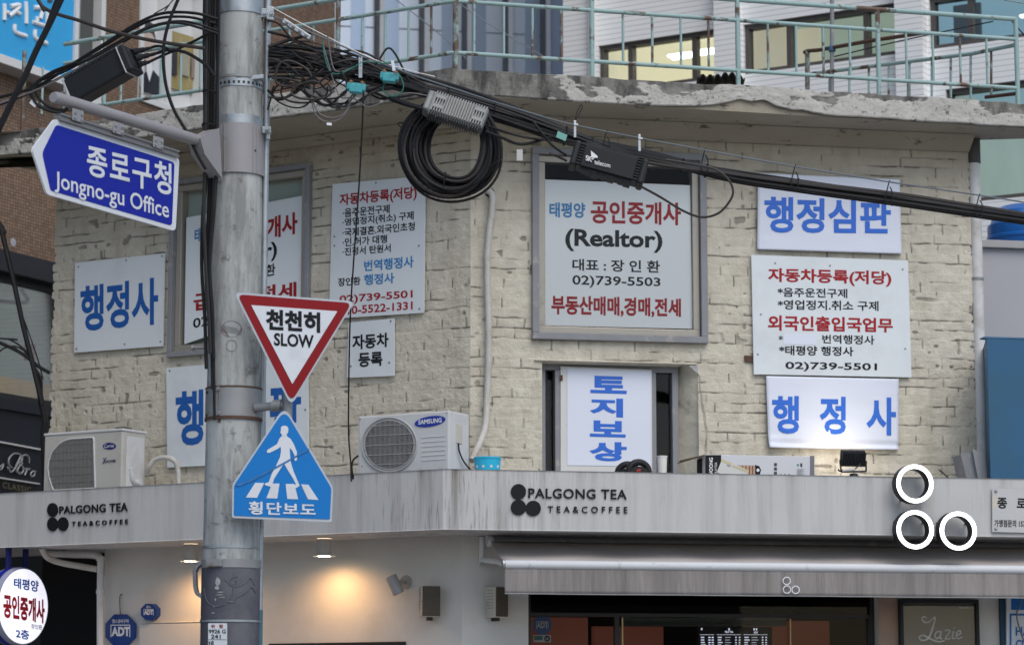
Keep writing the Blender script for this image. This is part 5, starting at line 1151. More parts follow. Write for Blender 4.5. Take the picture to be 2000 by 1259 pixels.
# ================================================================ cables
def runon(pts):                                                  # cables that leave the view go on beyond it
    pts = list(pts)
    def ext(a, b):
        if not (a[0] < -5 or a[0] > 2005 or a[1] < -5): return None
        l = math.hypot(a[0] - b[0], a[1] - b[1]); return (a[0] + (a[0] - b[0]) / l * 500, a[1] + (a[1] - b[1]) / l * 500) + tuple(a[2:])
    e0, e1 = ext(pts[0], pts[1]), ext(pts[-1], pts[-2])
    return ([e0] if e0 else []) + pts + ([e1] if e1 else [])
def C3(pts, Y=None):
    pts = runon(pts); return crom([pxY(p[0], p[1], (p[2] if len(p) > 2 else Y)) for p in pts], 8)
def cable(name, label, pts, r, m=RUBBER, Y=16, group=None, cat='cable', parent=None):
    o = MB().tube(C3(pts, Y), r, 7).obj(name, m, parent)
    if not parent: tag(o, label, cat, group)
    return o
# -- main bundle running right from the pole
bun = thing('cable_bundle', 'thick bundle of black overhead cables sagging from the pole to the right edge', 'cable bundle')
random.seed(11)
spine = [(525, 95), (600, 105), (700, 132), (800, 160), (900, 190), (1000, 225), (1100, 262), (1200, 293), (1300, 316), (1420, 337), (1550, 357), (1750, 385), (1900, 408), (2080, 436)]
for k in range(17):
    a0 = random.uniform(-1, 1); b0_ = random.uniform(-1, 1); ph = random.uniform(0, 6.28); pts = []
    for i, (x, y) in enumerate(spine):
        sp = np.interp(x, [520, 650, 760, 900, 1050, 1200, 1420, 1600, 2080], [44, 30, 24, 26, 26, 20, 11, 10, 9.5])
        tw = a0 * math.cos(x / 420 + ph * .3) + .28 * math.sin(x / 130 + ph)
        dy = np.interp(x, [520, 700, 900, 1100], [12, 8, 4, 0])
        pts.append((x, y + sp * tw * .72 + dy, 16.0 + b0_ * .05 + .02 * math.sin(x / 200 + ph)))
    cable('strand', None, pts, random.choice([.0095, .0105, .0115, .0135, .0095]), random.choice([RUBBER, RUBBER, RUBBER, RUBBER2, RUBB]), parent=bun)
for k, dy in ((0, 3), (1, -4), (2, 8), (3, -9)):                  # the heavier lower group
    cable('strand', None, [(525, 118 + dy), (640, 122 + dy), (760, 150 + dy), (900, 205 + dy), (1010, 240 + dy * .9), (1110, 272 + dy), (1260, 303 + dy * .8), (1420, 344 + dy * .8), (1560, 366 + dy * .8), (1750, 392 + dy * .8), (1900, 414 + dy * .8), (2080, 440 + dy * .8)], .0155, RUBBER, 15.95 + k * .03, parent=bun)
random.seed(3)
for x, y in ((1100, 262), (1150, 282), (1329, 320), (1375, 330), (1553, 357), (1740, 385), (1913, 410), (760, 150), (870, 182), (960, 212), (690, 130)):
    c = pxY(x, y + 3, 16.0); d_ = V((1, 0, -.17)).normalized(); a = V((0, 1, 0)); b_2 = d_.cross(a)
    r1 = np.interp(x, [690, 1000, 1400], [.075, .07, .042])
    MB().tube([c + (a * math.cos(t) * .75 + b_2 * math.sin(t)) * r1 + d_ * .02 * math.sin(t * .5) for t in np.linspace(0, 6.283, 19)], .0042, 5).obj('tie', RUBBER, bun)
g = thing('messenger_wire', 'thin grey steel wire strung just above the black cable bundle, with small wire hooks', 'wire')
MB().tube(C3([(530, 30), (640, 78), (760, 130), (900, 178), (1040, 222), (1120, 244), (1250, 270), (1375, 293), (1551, 325), (1735, 355), (1911, 381), (2080, 408)], 15.9), .0048, 6).obj('strand', STEELW, g)
for x, y in ((1183, 257), (1375, 293), (1551, 325), (1735, 355), (1911, 381)):
    MB().tube(C3([(x + 3, y - 3), (x + 1, y + 2), (x - 4, y + 22), (x - 6, y + 34), (x + 2, y + 44), (x + 8, y + 36), (x + 7, y + 18), (x + 3, y + 10)], 15.9), .004, 5).obj('hook', RUBBER, g)
MB().tube(C3([(530, 14), (600, 52), (720, 112), (800, 138), (850, 150)], 15.85), .003, 5).obj('pale_guy', M("wire_white", (.45, .46, .47), .4, .3), g)
# -- dead-end clamp
g = thing('dead_end_clamp', 'row of grey bolted clamp plates on the wire right of the pole top', 'clamp')
for i in range(4):
    c = pxY(561 + i * 12.5, 46 + i * 8.3, 15.85); MB().obox(c, V((.026, 0, -.017)), V((.008, 0, .014)), (0, .02, 0)).obj('plate', GALV, g, .004)
    MB().lathe(c + V((0, -.02, 0)), (0, -1, 0), [(.012, 0), (.012, .01), (0, .014)], 8, False).obj('bolt', DGALV, g)
# -- loops and odd cables right of the pole
gl = 'loose cables at the pole'
LOOPS = [
 ('black cable looping wide just right of the pole', [(523, 190), (560, 190), (600, 165), (640, 130), (700, 118), (770, 150)], .0085, RUBB),
 ('dark cable curling down beside the pole under the bundle', [(600, 108), (555, 112), (538, 140), (548, 165), (590, 160), (640, 135)], .007, RUBBER),
 ('black cable slung in a deep loop below the bundle near the pole', [(523, 176), (545, 195), (575, 180), (610, 150), (650, 115), (690, 108)], .009, RUBBER),
 ('brownish cable arching over the teal clamps', [(553, 168), (590, 135), (640, 108), (700, 100), (760, 128), (830, 165)], .007, RUBB),
 ('black cable sagging under the teal clamps to the finned box', [(640, 130), (690, 160), (740, 185), (790, 205), (830, 213)], .009, RUBBER),
 ('black cable dropping behind the teal clamps', [(700, 165), (740, 192), (780, 190), (830, 180)], .008, RUBBER),
 ('straight black cable entering the pole lower down', [(523, 150), (600, 148), (660, 152), (690, 165)], .009, RUBBER),
 ('dark cable crossing to the pole above the loops', [(523, 62), (560, 72), (610, 92), (660, 98), (720, 118)], .009, RUBBER),
 ('black cable from the pole behind the clamp plates', [(523, 40), (545, 48), (575, 80), (620, 100), (680, 125)], .007, RUBBER),
 ('dark cable looping back to the pole at the height of the perforated band', [(523, 215), (530, 190), (545, 165), (600, 140), (660, 118)], .006, RUBBER),
 ('dark stiff cable end sticking out above the bundle', [(523, 92), (560, 80), (595, 70), (610, 62)], .011, RUBB),
]
for i, (lb, pts, r, m) in enumerate(LOOPS): cable('loose_cable', lb, pts, r, m, 15.85 + .03 * (i % 4), gl)
GL = [('grey wire loop hanging lowest under the teal clamps with a white tag', [(607, 168), (610, 205), (620, 228), (640, 238), (665, 232), (682, 210), (686, 190)]),
      ('grey wire loop hanging just inside the lowest loop', [(609, 170), (612, 200), (625, 222), (648, 230), (672, 222), (685, 195)]),
      ('thin grey wire wandering from the loops to the upper teal clamp', [(630, 85), (640, 120), (652, 160), (665, 190), (690, 192), (715, 208), (735, 205), (770, 190), (800, 182), (850, 190)]),
      ('thin grey wire running between the teal clamps and finned box', [(640, 70), (650, 130), (665, 140), (690, 132), (720, 118), (745, 122)])]
for lb, pts in GL: cable('grey_wire', lb, pts, .0042, GREYCAB, 15.8, 'grey wires at the teal clamps', 'wire')
GREENW = M("green_wire", (.02, .16, .12), .5)
for lb, pts in (('green wire arching from the bundle to the lower teal clamp', [(630, 80), (634, 110), (645, 140), (665, 144), (690, 132), (715, 121), (760, 125)]), ('green wire looped under the upper teal clamp', [(768, 135), (782, 150), (788, 170), (780, 184), (762, 188), (748, 176), (752, 160)])):
    cable('green_wire', lb, pts, .004, GREENW, 15.78, 'green earth wires', 'wire')
tag(MB().obox(pxY(643, 242.5, 15.78), (.016, 0, -.001), (0, 0, .008), (0, .001, 0)).obj('wire_tag', WHITEP, None), 'tiny white tag on the lowest grey wire loop', 'tag')
def clampbox(label, x, y, rot):
    g = thing('splice_clamp', label, 'clamp', 'teal splice clamps')
    c = pxY(x, y, 15.75); d_ = V((math.cos(rot), 0, -math.sin(rot))); n = V((math.sin(rot), 0, math.cos(rot)))
    MB().obox(c, d_ * .060, n * .024, (0, .03, 0)).obj('body', CLAMPT, g, .008); MB().obox(c - n * .012, d_ * .042, n * .026, (0, .034, 0)).obj('jaw', CLAMPT, g, .006)
    for k in (-1, 0, 1): MB().obox(c + d_ * k * .036 - V((0, .031, 0)), d_ * .006, n * .022, (0, .004, 0)).obj('rib', CLAMPT, g, .002)
    for k in (-1, 1): MB().lathe(c + d_ * k * .036 + n * .020 + V((0, -.02, 0)), n + V((0, -.6, 0)), [(.013, 0), (.013, .014), (.006, .016), (0, .024)], 8, False).obj('bolt', M("brass_bolt", (.30, .17, .09), .4, .5), g)
    return g
clampbox('teal splice clamp with two bolts, lower left of the pair', 696, 171, .10); clampbox('teal splice clamp with brass bolts, upper right of the pair', 761, 150, .10)
g = thing('hanger_strip', 'bright steel strap holding the upper right teal clamp to the bundle', 'strap', 'steel hanger straps'); MB().obox(pxY(768, 129, 15.76), V((.010, 0, .002)), V((-.006, 0, .034)), (0, .003, 0)).obj('strip', M("bright_steel", (.6, .61, .62), .3, .7), g, .002)
g = thing('hanger_strip', 'perforated grey strap above the lower left teal clamp', 'strap', 'steel hanger straps'); MB().obox(pxY(704, 132, 15.78), V((.012, 0, 0)), V((0, 0, .068)), (0, .003, 0)).obj('strip', GALV, g, .002)
mb = MB()
for y in (113, 121, 129): mb.disc(pxY(704, y, 15.776), (0, -1, 0), .004, .001, 8)
mb.obj('hole', DARKF, g)
tg = thing('cable_tangle', 'snarl of thin black cables looping around the bundle beside the pole', 'cable tangle')
random.seed(21)
for k in range(16):
    x0, y0 = random.uniform(524, 560), random.uniform(70, 190); pts = [(x0, y0)]
    a = random.uniform(-.5, .5); x, y = x0, y0; n_ = random.randint(4, 6)
    for i in range(n_):
        x += random.uniform(18, 46); y += math.sin(a + i * random.uniform(.7, 1.3)) * random.uniform(14, 40); y = max(78, min(205, y)); pts.append((x, y))
    pts.append((x + 40, 100 + (x - 520) * .28 + random.uniform(-8, 14)))
    cable('strand', None, pts, random.choice([.0045, .0055, .007, .008]), random.choice([RUBBER, RUBBER, RUBB, RUBBER2]), 15.8 + random.uniform(0, .2), parent=tg)
for k in range(5):
    cx, cy, rx, ry = random.uniform(565, 640), random.uniform(120, 170), random.uniform(22, 46), random.uniform(18, 34); ph = random.uniform(0, 6.3)
    pts = [(cx + rx * math.cos(t) + 6 * math.sin(2 * t + ph), cy + ry * math.sin(t) + t * 2) for t in np.linspace(ph, ph + 5.6, 12)]
    cable('strand', None, pts, random.choice([.005, .0065, .0075]), random.choice([RUBBER, RUBB]), 15.75 + random.uniform(0, .1), parent=tg)
# -- the hanging coil
g = thing('cable_coil', 'big hanging coil of black cable in front of the wall between the notices', 'cable coil')
random.seed(5)
for k in range(26):
    f = k / 25; rx = (100 - 46 * f) * random.uniform(.97, 1.02); ry = (101 - 42 * f) * random.uniform(.97, 1.02)
    cx = 879 + 10 * f + random.uniform(-3, 3); cy = 292 - 6 * f + random.uniform(-3, 3); yy = 15.86 + random.uniform(-.05, .05); ph = random.uniform(0, 6.28)
    pts = [pxY(cx + rx * math.cos(t) + 2.2 * math.sin(3 * t + ph), cy + ry * math.sin(t) * (1.0) + 2.2 * math.cos(2 * t + ph), yy + .05 * math.sin(t + ph) - .04 * math.sin(t)) for t in np.linspace(0, 2 * math.pi, 49)]
    MB().tube(pts, random.choice([.009, .010, .0112]), 7, False).obj('turn', random.choice([RUBBER, RUBBER, RUBBER, RUBB]), g)
for x, y, rot in ((868, 362, 1.5), (960, 330, .7), (802, 250, -.3)):
    c = pxY(x, y, 15.84); d_ = V((math.cos(rot), 0, math.sin(rot)))
    MB().tube([c + (d_ * math.cos(t) * .085 + V((0, 1, 0)) * math.sin(t) * .10) for t in np.linspace(0, 6.283, 17)], .004, 5).obj('tie', RUBBER, g)
mb = MB()
for d_ in ((-6, -8), (3, -11), (8, -8), (-10, -3)): mb.tube([pxY(870, 348, 15.75), pxY(870 + d_[0] * .6, 348 + d_[1] * .4, 15.74), pxY(870 + d_[0], 348 + d_[1], 15.74)], .0025, 4)
mb.obj('tie_end', RUBBER, g)
# -- finned amplifier
def dirs(slope, roll=0.0):
    d_ = V((1, 0, -slope)).normalized(); n0 = V((slope, 0, 1)).normalized(); y_ = V((0, 1, 0)); n = n0 * math.cos(roll) + y_ * math.sin(roll); return d_, n, d_.cross(n)
g = thing('line_amplifier', 'grey finned metal amplifier box hanging on the cables at the coil', 'amplifier')
m15 = mpp(15.7); d_, n, o_ = dirs(.335, .30); c = pxY(893, 213, 15.72)
if o_.y > 0: o_ = -o_
hw, hh = 60 * m15, 24 * m15
MB().obox(c - o_ * .05, d_ * hw, n * hh, o_ * .05).obj('housing', AMPG, g, .012)
mb = MB()
for i in range(20): mb.obox(c + d_ * (-hw * .80 + i * hw * 1.72 / 19) + o_ * .008, d_ * .0038, n * hh * .93, o_ * .012)
mb.obj('cooling_fins', AMPG, g)
mb = MB()
for i in range(22): mb.obox(c - o_ * .05 - n * (hh + .004) + d_ * (-hw * .85 + i * hw * 1.7 / 21), d_ * .003, n * .010, o_ * .045)
mb.obj('under_fins', M("casting_dark", (.10, .105, .105), .6, .2), g)
MB().obox(c - d_ * (hw * .98) - o_ * .045, d_ * .022, n * hh * .95, o_ * .052).obj('end_cap', AMPG, g, .012)
mb = MB()
for s in (-.62, .72):
    for b in (-.45, .45): mb.obox(c + d_ * hw * s + n * hh * b + o_ * .019, d_ * .035, n * .013, o_ * .003)
mb.obj('lug_pad', AMPG, g, .003)
mb = MB()
for a, b in ((-.85, -1.1), (-.6, -1.12), (.85, -1.12), (.55, -1.15), (-.2, -1.12)): mb.lathe(c + d_ * hw * a + n * hh * b - o_ * .02, -n, [(.009, -.01), (.009, .012), (0, .015)], 8)
mb.obj('bolt', M("casting_dark2", (.06, .06, .06), .5, .3), g)
cable('feed_cable', 'thick black cable leaving the left end of the finned amplifier', [(760, 190, 15.8), (800, 205, 15.76), (832, 214, 15.74)], .016, RUBBER, 15.8, 'amplifier feed cables')
cable('feed_cable', 'black cable leaving the right end of the finned amplifier toward the bundle', [(948, 256, 15.74), (985, 271, 15.78), (1010, 281, 15.85), (1035, 280, 15.9), (1080, 268, 15.95), (1120, 275, 16)], .010, RUBBER, 15.8, 'amplifier feed cables')
cable('feed_cable', 'second thin black cable from the finned amplifier running under the bundle', [(952, 246, 15.74), (1000, 262, 15.85), (1050, 272, 15.9), (1110, 275, 16)], .008, RUBBER, 15.8, 'amplifier feed cables')
tag(MB().obox(pxY(1015, 303, 15.8), (.019, 0, 0), (0, 0, .036), (0, .002, 0)).obj('paper_tag', M("tag_paper", (.48, .48, .46), .6, 0, .12, 60), None, .001), 'small pale hanging card tag left of the big window', 'tag')
# -- telecom boxes
g = thing('repeater_box', 'black ribbed repeater box with white lettering hanging before the big window', 'repeater box')
d_, n, o_ = dirs(.285, .10); c = pxY(1190, 316, 15.66)
if o_.y > 0: o_ = -o_
hw, hh, hd = 74 * m15, 25 * m15, .075
MB().obox(c - o_ * hd, d_ * hw * .86, n * hh * .92, o_ * hd * .95).obj('body', BLACKP, g, .010)
MB().obox(c - n * hh * .02 + o_ * .001, d_ * hw * .72, n * hh * .90, o_ * .006).obj('front_plate', M("black_plate", (.016, .017, .020), .5, spec=.2), g, .004)
for s in (-1, 1): MB().obox(c + d_ * hw * .93 * s - o_ * hd, d_ * hw * .09, n * hh * 1.05, o_ * hd * 1.06).obj('end_cap', BLACKP, g, .014)
mb = MB()
for s in (-.78, .78):
    for k in range(8): mb.obox(c + d_ * hw * s + n * hh * (-.8 + k * .23) + o_ * .003, d_ * hw * .055, n * hh * .045, o_ * .008)
mb.obj('side_ribs', BLACKM, g)
mb = MB()
for k in range(26): mb.obox(c + d_ * hw * (-.7 + k * 1.4 / 25) + n * hh * .98 - o_ * hd * .8, d_ * .005, n * hh * .12, o_ * hd * .8)
mb.obj('top_ribs', BLACKM, g)
mb = MB()
for k in range(9): mb.obox(c + d_ * hw * (-.6 + k * 1.2 / 8) - n * hh * 1.0 - o_ * hd * .9, d_ * .022, n * hh * (.10 + .06 * (k % 3)), o_ * hd * .7)
mb.obj('under_ribs', BLACKM, g, .004)
BP_ = Pl(tuple((c + o_ * .02)[:2]), (1, 0), (0, -1))
text('SK', BP_, (1144, 303, 313.5, 1156.5, 306, 317), WHITEP, g, .004, .03); text('telecom', BP_, (1161, 311, 320.5, 1192, 319, 328), WHITEP, g, .004, .014)
MB().pp(BP_, [(1154, 294), (1160, 299), (1166, 304), (1168, 308), (1161, 308.5), (1155, 308)], .004, .001).obj('emblem', WHITEP, g); MB().pp(BP_, [(1155, 309.3), (1161, 309.6), (1158, 311.8), (1155, 311)], .004, .001).obj('emblem', WHITEP, g)
for x, y in ((1123, 252), (1249, 279)):
    mb = MB(); mb.obox(pxY(x, y, 15.82), (.008, 0, 0), (0, 0, .055), (0, .003, 0)); mb.obox(pxY(x + 2, y - 8, 15.82), (.014, 0, 0), (0, 0, .006), (0, .01, 0)); mb.obj('hanger', M("bright_steel2", (.5, .51, .52), .35, .6), g, .002)
tag(MB().obox(pxY(1097, 266, 15.8), V((.030, 0, -.013)), V((.006, 0, .020)), (0, .002, 0)).obj('cable_label', M("mint_label", (.18, .42, .36), .5), None, .001), 'mint green label on the bundle left of the repeater box', 'label')
cable('loose_cable', 'dark brown cable hanging in a loop from the repeater box over the window frame', [(1248, 362, 15.7), (1290, 385), (1335, 412), (1372, 424), (1405, 415), (1428, 388), (1431, 368), (1420, 348), (1395, 330), (1350, 320), (1300, 312)], .0078, RUBB, 15.85)
cable('loose_cable', 'black cable descending from the bundle to the left end of the repeater box', [(1040, 236), (1060, 262), (1080, 285), (1105, 303, 15.7)], .008, RUBBER, 15.85)
cable('loose_cable', 'frayed brown cable stub at the left end of the repeater box', [(1072, 300), (1085, 304), (1106, 314, 15.7)], .008, RUBB, 15.8)
cable('tie_wire', 'thin wire loop standing up above the repeater box', [(1122, 244), (1126, 222), (1134, 206), (1137, 210), (1130, 224), (1124, 236)], .0028, RUBBER, 15.85, None, 'wire')
g = thing('repeater_box', 'black ribbed repeater box with three cables in its end, above the grey arm', 'repeater box')
c = pxY(196, 153, 15.55); d_ = V((.86, -.30, .415)).normalized(); n = V((-.40, .12, .90)); n = (n - d_ * n.dot(d_)).normalized(); o_ = d_.cross(n)
if o_.y > 0: o_ = -o_
hw, hh, hd = .205, .082, .072
MB().obox(c, d_ * hw, n * hh, o_ * hd).obj('body', BLACKP, g, .012)
MB().obox(c + d_ * (hw + .022), d_ * .026, n * hh * 1.10, o_ * hd * 1.12).obj('end_cap', BLACKM, g, .014)
MB().obox(c + d_ * (hw - .004), d_ * .004, n * hh * 1.14, o_ * hd * 1.16).obj('white_gasket', M("gasket_white", (.42, .43, .44), .5), g, .01); MB().obox(c - d_ * (hw + .004), d_ * .006, n * hh * 1.10, o_ * hd * 1.12).obj('white_gasket', MC["gasket_white"], g, .01)
MB().obox(c + d_ * (hw + .050), d_ * .003, n * hh * .75, o_ * hd * .72).obj('recess', DARKF, g, .004)
mb = MB()
for k in range(24): mb.obox(c + d_ * hw * (-.93 + k * 1.86 / 23) + n * (hh + .008) + o_ * hd * .25, d_ * .004, n * .012, o_ * hd * .75)
for k in range(10): mb.obox(c + d_ * hw * .93 + n * hh * (-.8 + k * .18) + o_ * (hd + .004), d_ * .012, n * .004, o_ * .006)
mb.obj('top_ribs', BLACKM, g)
e_ = c + d_ * (hw + .05)
for k, (a, b) in enumerate(((.55, (290, 95)), (.0, (300, 106)), (-.55, (290, 122)))):
    q0 = e_ + n * hh * a; q1 = pxY(b[0], b[1], 15.6); MB().tube(crom([q0, lerp(q0, q1, .4), lerp(q0, q1, .75), q1], 5), [.021] * 5 + [.017] * 5 + [.012] * 6, 10).obj('plug', RUBBER, g)
# -- cables left of the pole
LC = [
 ('thick black cable crossing the top left corner diagonally', [(128, -20), (100, 40), (70, 100), (48, 150), (20, 205), (-20, 290)], .020, RUBBER, 15.2),
 ('second black cable beside the diagonal one at the top left', [(118, -20), (90, 55), (58, 130), (30, 190), (-20, 270)], .013, RUBBER, 15.25),
 ('grey brown cable curving from the top left behind the pole', [(62, -20), (82, 12), (110, 27), (160, 42), (220, 62), (300, 80), (400, 95)], .012, RUBB, 15.6),
 ('long black cable arcing from the pole over the left repeater box', [(425, 38), (380, 26), (320, 26), (270, 45), (210, 82), (150, 120), (80, 165), (20, 185), (-20, 195)], .010, RUBBER, 15.75),
 ('black cable arcing just under the topmost arc left of the pole', [(425, 48), (370, 34), (310, 36), (260, 56), (200, 92), (140, 128), (90, 160), (50, 185), (-20, 212)], .009, RUBBER, 15.8),
 ('third black arc left of the pole', [(425, 60), (360, 42), (300, 50), (250, 72), (190, 105), (130, 138), (85, 155), (60, 170), (62, 190), (85, 210), (125, 218)], .008, RUBBER, 15.7),
 ('black cable looping round the far end of the left repeater box', [(425, 66), (350, 45), (290, 55), (235, 85), (170, 118), (110, 140), (75, 160), (70, 182), (90, 205), (120, 215), (140, 205)], .009, RUBBER, 15.65),
 ('black cable dipping low at the far left beside the arm end', [(150, 122), (100, 142), (66, 168), (66, 195), (85, 212), (118, 220), (135, 208)], .010, RUBBER, 15.6),
 ('thin black cable running to the left edge under the arc', [(180, 120), (120, 150), (60, 180), (0, 204), (-20, 212)], .006, RUBBER, 15.6),
 ('thin grey cable to the left edge below the railing', [(240, 85), (160, 130), (80, 172), (0, 202), (-20, 210)], .005, GREYCAB, 15.55),
 ('black cable from the repeater plugs curving up to the pole', [(300, 106, 15.6), (330, 98), (360, 102), (385, 115), (405, 130), (420, 150)], .011, RUBBER, 15.7),
 ('black cable from the lower repeater plug to the pole', [(290, 122, 15.6), (315, 110), (350, 95), (390, 75), (425, 55)], .009, RUBBER, 15.75),
 ('black cable from the upper repeater plug curving over to the pole', [(290, 95, 15.6), (310, 90), (330, 96)], .009, RUBBER, 15.65),
 ('black cable hanging from the top and sweeping in to the pole above the arm', [(356, -20), (335, 30), (322, 75), (319, 120), (325, 170), (340, 215), (365, 258), (385, 300), (402, 330)], .011, RUBBER, 15.6),
 ('thin brown wire from the arc up to the top edge', [(300, 28), (330, 10), (350, -15)], .004, RUBB, 15.7),
]
for lb, pts, r, m, Y in LC: cable('loose_cable', lb, pts, r, m, Y, 'cables left of the pole')
g = thing('riser_cables', 'sheaf of black cables running down the left side of the concrete pole', 'cable bundle')
random.seed(9)
for k, (x0, x1, x2, r, yb) in enumerate(((404, 400, 404, .0125, 690), (409, 404, 396, .0115, 720), (414, 410, 404, .012, 640), (420, 416, 408, .010, 760), (428, 422, 411, .010, 700), (425, 424, 412, .009, 820), (399, 398, 398, .009, 300))):
    pts = [(x0, -25), (x0 - 1, 60), ((x0 + x1) / 2, 140), (x1 + 1, 230), (x1, 330)]
    if yb > 400: pts += [((x1 + x2) / 2 - (4 if k < 2 else 0), 420), (x2 - 2, 520), (x2 + 4, 620), (x2 + 7, yb)]
    cable('strand', None, pts, r, RUBBER if k % 3 else RUBBER2, 15.78 + .02 * (k % 4), parent=g)
for y, x in ((180, 412), (245, 410), (295, 408)):
    c = pxY(x, y, 15.8); MB().tube([c + V((math.cos(t) * .05, math.sin(t) * .05, .006 * math.sin(2 * t))) for t in np.linspace(0, 6.283, 15)], .004, 5).obj('tie', RUBBER, g)
cable('drop_cable', 'thin black cable hanging straight down across the tall notice to the canopy', [(710, 175, 15.9), (707, 260, 16.5), (700, 380, 17.5), (692, 490, 18.3), (684, 620, 18.9), (681, 760, 19.2), (681, 850, 19.3), (685, 905, 19.3), (686, 940, 19.3)], .0062, RUBBER, 16)
cable('drop_cable', 'short dark cable curving behind the round grille air conditioner', [(699, 890, 19.6), (690, 898, 19.5), (687, 912, 19.4), (690, 935, 19.4)], .008, RUBBER, 19.4)
# far-left lines in front of the alley
FLc = [('thick black cable coming down the left edge in front of the alley shop', [(-10, 420), (0, 440), (15, 500), (30, 565), (45, 635), (60, 695), (72, 745), (82, 790)], .022), ('thin black wire beside the thick alley cable', [(38, 600), (58, 655), (75, 705), (84, 740)], .006),
       ('black cable slanting from the left edge to the brick corner', [(-10, 665), (20, 678), (50, 695), (75, 715), (97, 728)], .016), ('thin black cable sagging beside the slanting one', [(-10, 660), (15, 662), (35, 672), (55, 690), (62, 704)], .008),
       ('dark cable loop at the far left edge', [(-5, 690), (8, 680), (28, 676), (46, 684), (58, 700)], .007)]
for lb, pts, r in FLc: cable('alley_cable', lb, pts, r, RUBBER, 21.6, 'cables in the alley')
g = thing('alley_riser', 'tangle of black cables running down the left end of the brick wall', 'cable bundle')
random.seed(2)
for k in range(7): cable('strand', None, [(58 + k, 690 + k * 4), (70 + k * 1.5, 740), (80 + random.uniform(-4, 5), 785), (88 + random.uniform(-5, 5), 820), (86 + random.uniform(-4, 4), 850), (86, 960)], random.choice([.009, .012, .016]), RUBBER, 21.7, parent=g)
# ================================================================ buildings behind
# -- brown tiled building at the left, across the alley
bq = pxY(100, 500, 26); B = Pl((bq.x, bq.y), (.454, .891), (.891, -.454))
tb = thing('tiled_building', 'tall brown mosaic tiled building with shops at the left behind the alley', 'building')
TILE = mat_tile(B); WF = M("white_window_frame", (.62, .63, .64), .45, 0, .04); 
def bs(x, y): return B.sz(x, y)
wa0, wa1 = bs(112, 60)[0], bs(203, 60)[0]; zwa = bs(150, 195)[1]
wb0, wb1 = bs(271, 80)[0], bs(398, 80)[0]; zwb = bs(320, 215)[1]
zl0 = bs(50, 545)[1]; zl1 = bs(50, 505)[1]
zs0 = bs(50, 785)[1]
HT = 19.0
mb = MB(); holed(mb, B, -12, 5.6, zl1, HT, [(wa0, wa1, zwa, zwa + 1.6), (wb0, wb1, zwb, zwb + 1.75), (-7, wa0 - 1.5, zwa, zwa + 1.6)], 0, .16); mb.obj('wall', TILE, tb)
mb = MB(); mb.box(B, 5.45, 5.6, 0, HT, -8, -.01); mb.box(B, -12, -11.8, 0, HT, -8, -.01); mb.box(B, -12, 5.6, HT - .2, HT, -8, -.01); mb.obj('side_wall', TILE, tb)
w_ = framebox(MB(), B, wa0, wa1, zwa, zwa + 1.6, .075, -.14, .025).obj('window', WF, tb, .006)
mb = MB(); mb.box(B, (wa0 + wa1) / 2 - .03, (wa0 + wa1) / 2 + .03, zwa + .075, zwa + 1.52, -.12, -.03); mb.obj('sash', M("grey_sash", (.20, .21, .21), .5), w_)
mb = MB(); mb.box(B, wa0 + .07, wa1 - .07, zwa + .07, zwa + 1.53, -.10, -.09); mb.obj('pane', M("curtained_pane", (.085, .09, .09), .25, 0, .3, 1.2), w_)
w_ = framebox(MB(), B, wb0, wb1, zwb, zwb + 1.75, .07, -.14, .03).obj('window', WF, tb, .006)
wm = wb0 + (wb1 - wb0) * .44; mb = MB(); mb.box(B, wm - .05, wm + .05, zwb + .07, zwb + 1.68, -.13, .02); mb.obj('mullion', WF, w_)
mb = MB(); mb.box(B, wb0 + .07, wb1 - .07, zwb + .07, zwb + 1.68, -.13, -.12); mb.obj('pane', M("pale_pane", (.66, .67, .68), .2, 0, .05), w_)
def fig(px, m, nm, par, o=-.07): return MB().pp(B, px, o, .002).obj(nm, m, par)
g = thing('window_photo', 'large portrait photo print of a person in dark suit in the left building window', 'poster', 'photo prints in the studio window')
MB().pp(B, [(277, 58), (318, 70), (318, 190), (274, 178)], -.09, .01).obj('print', M("print_pale", (.56, .58, .62), .4), g)
fig(ellipse(291, 90, 14, 32, 24), M("portrait_skin", (.52, .42, .36), .5, 0, .05), 'portrait_face', g); fig([(272, 70), (276, 48), (288, 38), (300, 48), (304, 78), (298, 66), (285, 60), (278, 66), (276, 84)], M("portrait_hair", (.05, .05, .055), .5), 'portrait_hair', g, -.066)
fig([(274, 150), (286, 140), (300, 138), (312, 152), (318, 190), (274, 178)], M("portrait_suit", (.018, .02, .03), .5), 'portrait_suit', g); fig([(286, 138), (292, 160), (298, 138), (295, 120), (287, 120)], WHITEP, 'portrait_collar', g, -.066)
g = thing('window_photo', 'olive and gold group photo print in the right half of the left building window', 'poster', 'photo prints in the studio window')
MB().pp(B, [(328, 58), (394, 78), (394, 188), (326, 170)], -.09, .01).obj('print', M("print_olive", (.32, .26, .11), .4, 0, .4, 4, (.55, .48, .34), 2.5), g)
fig([(332, 100), (340, 92), (347, 100), (346, 148), (333, 144)], M("print_figure_dark", (.04, .04, .045), .5), 'printed_figure', g); fig([(352, 108), (362, 98), (372, 110), (370, 150), (353, 146)], M("print_figure_cream", (.34, .32, .25), .5), 'printed_figure', g); fig([(374, 112), (382, 106), (391, 116), (391, 156), (374, 152)], M("print_figure_rose", (.25, .2, .16), .5), 'printed_figure', g)
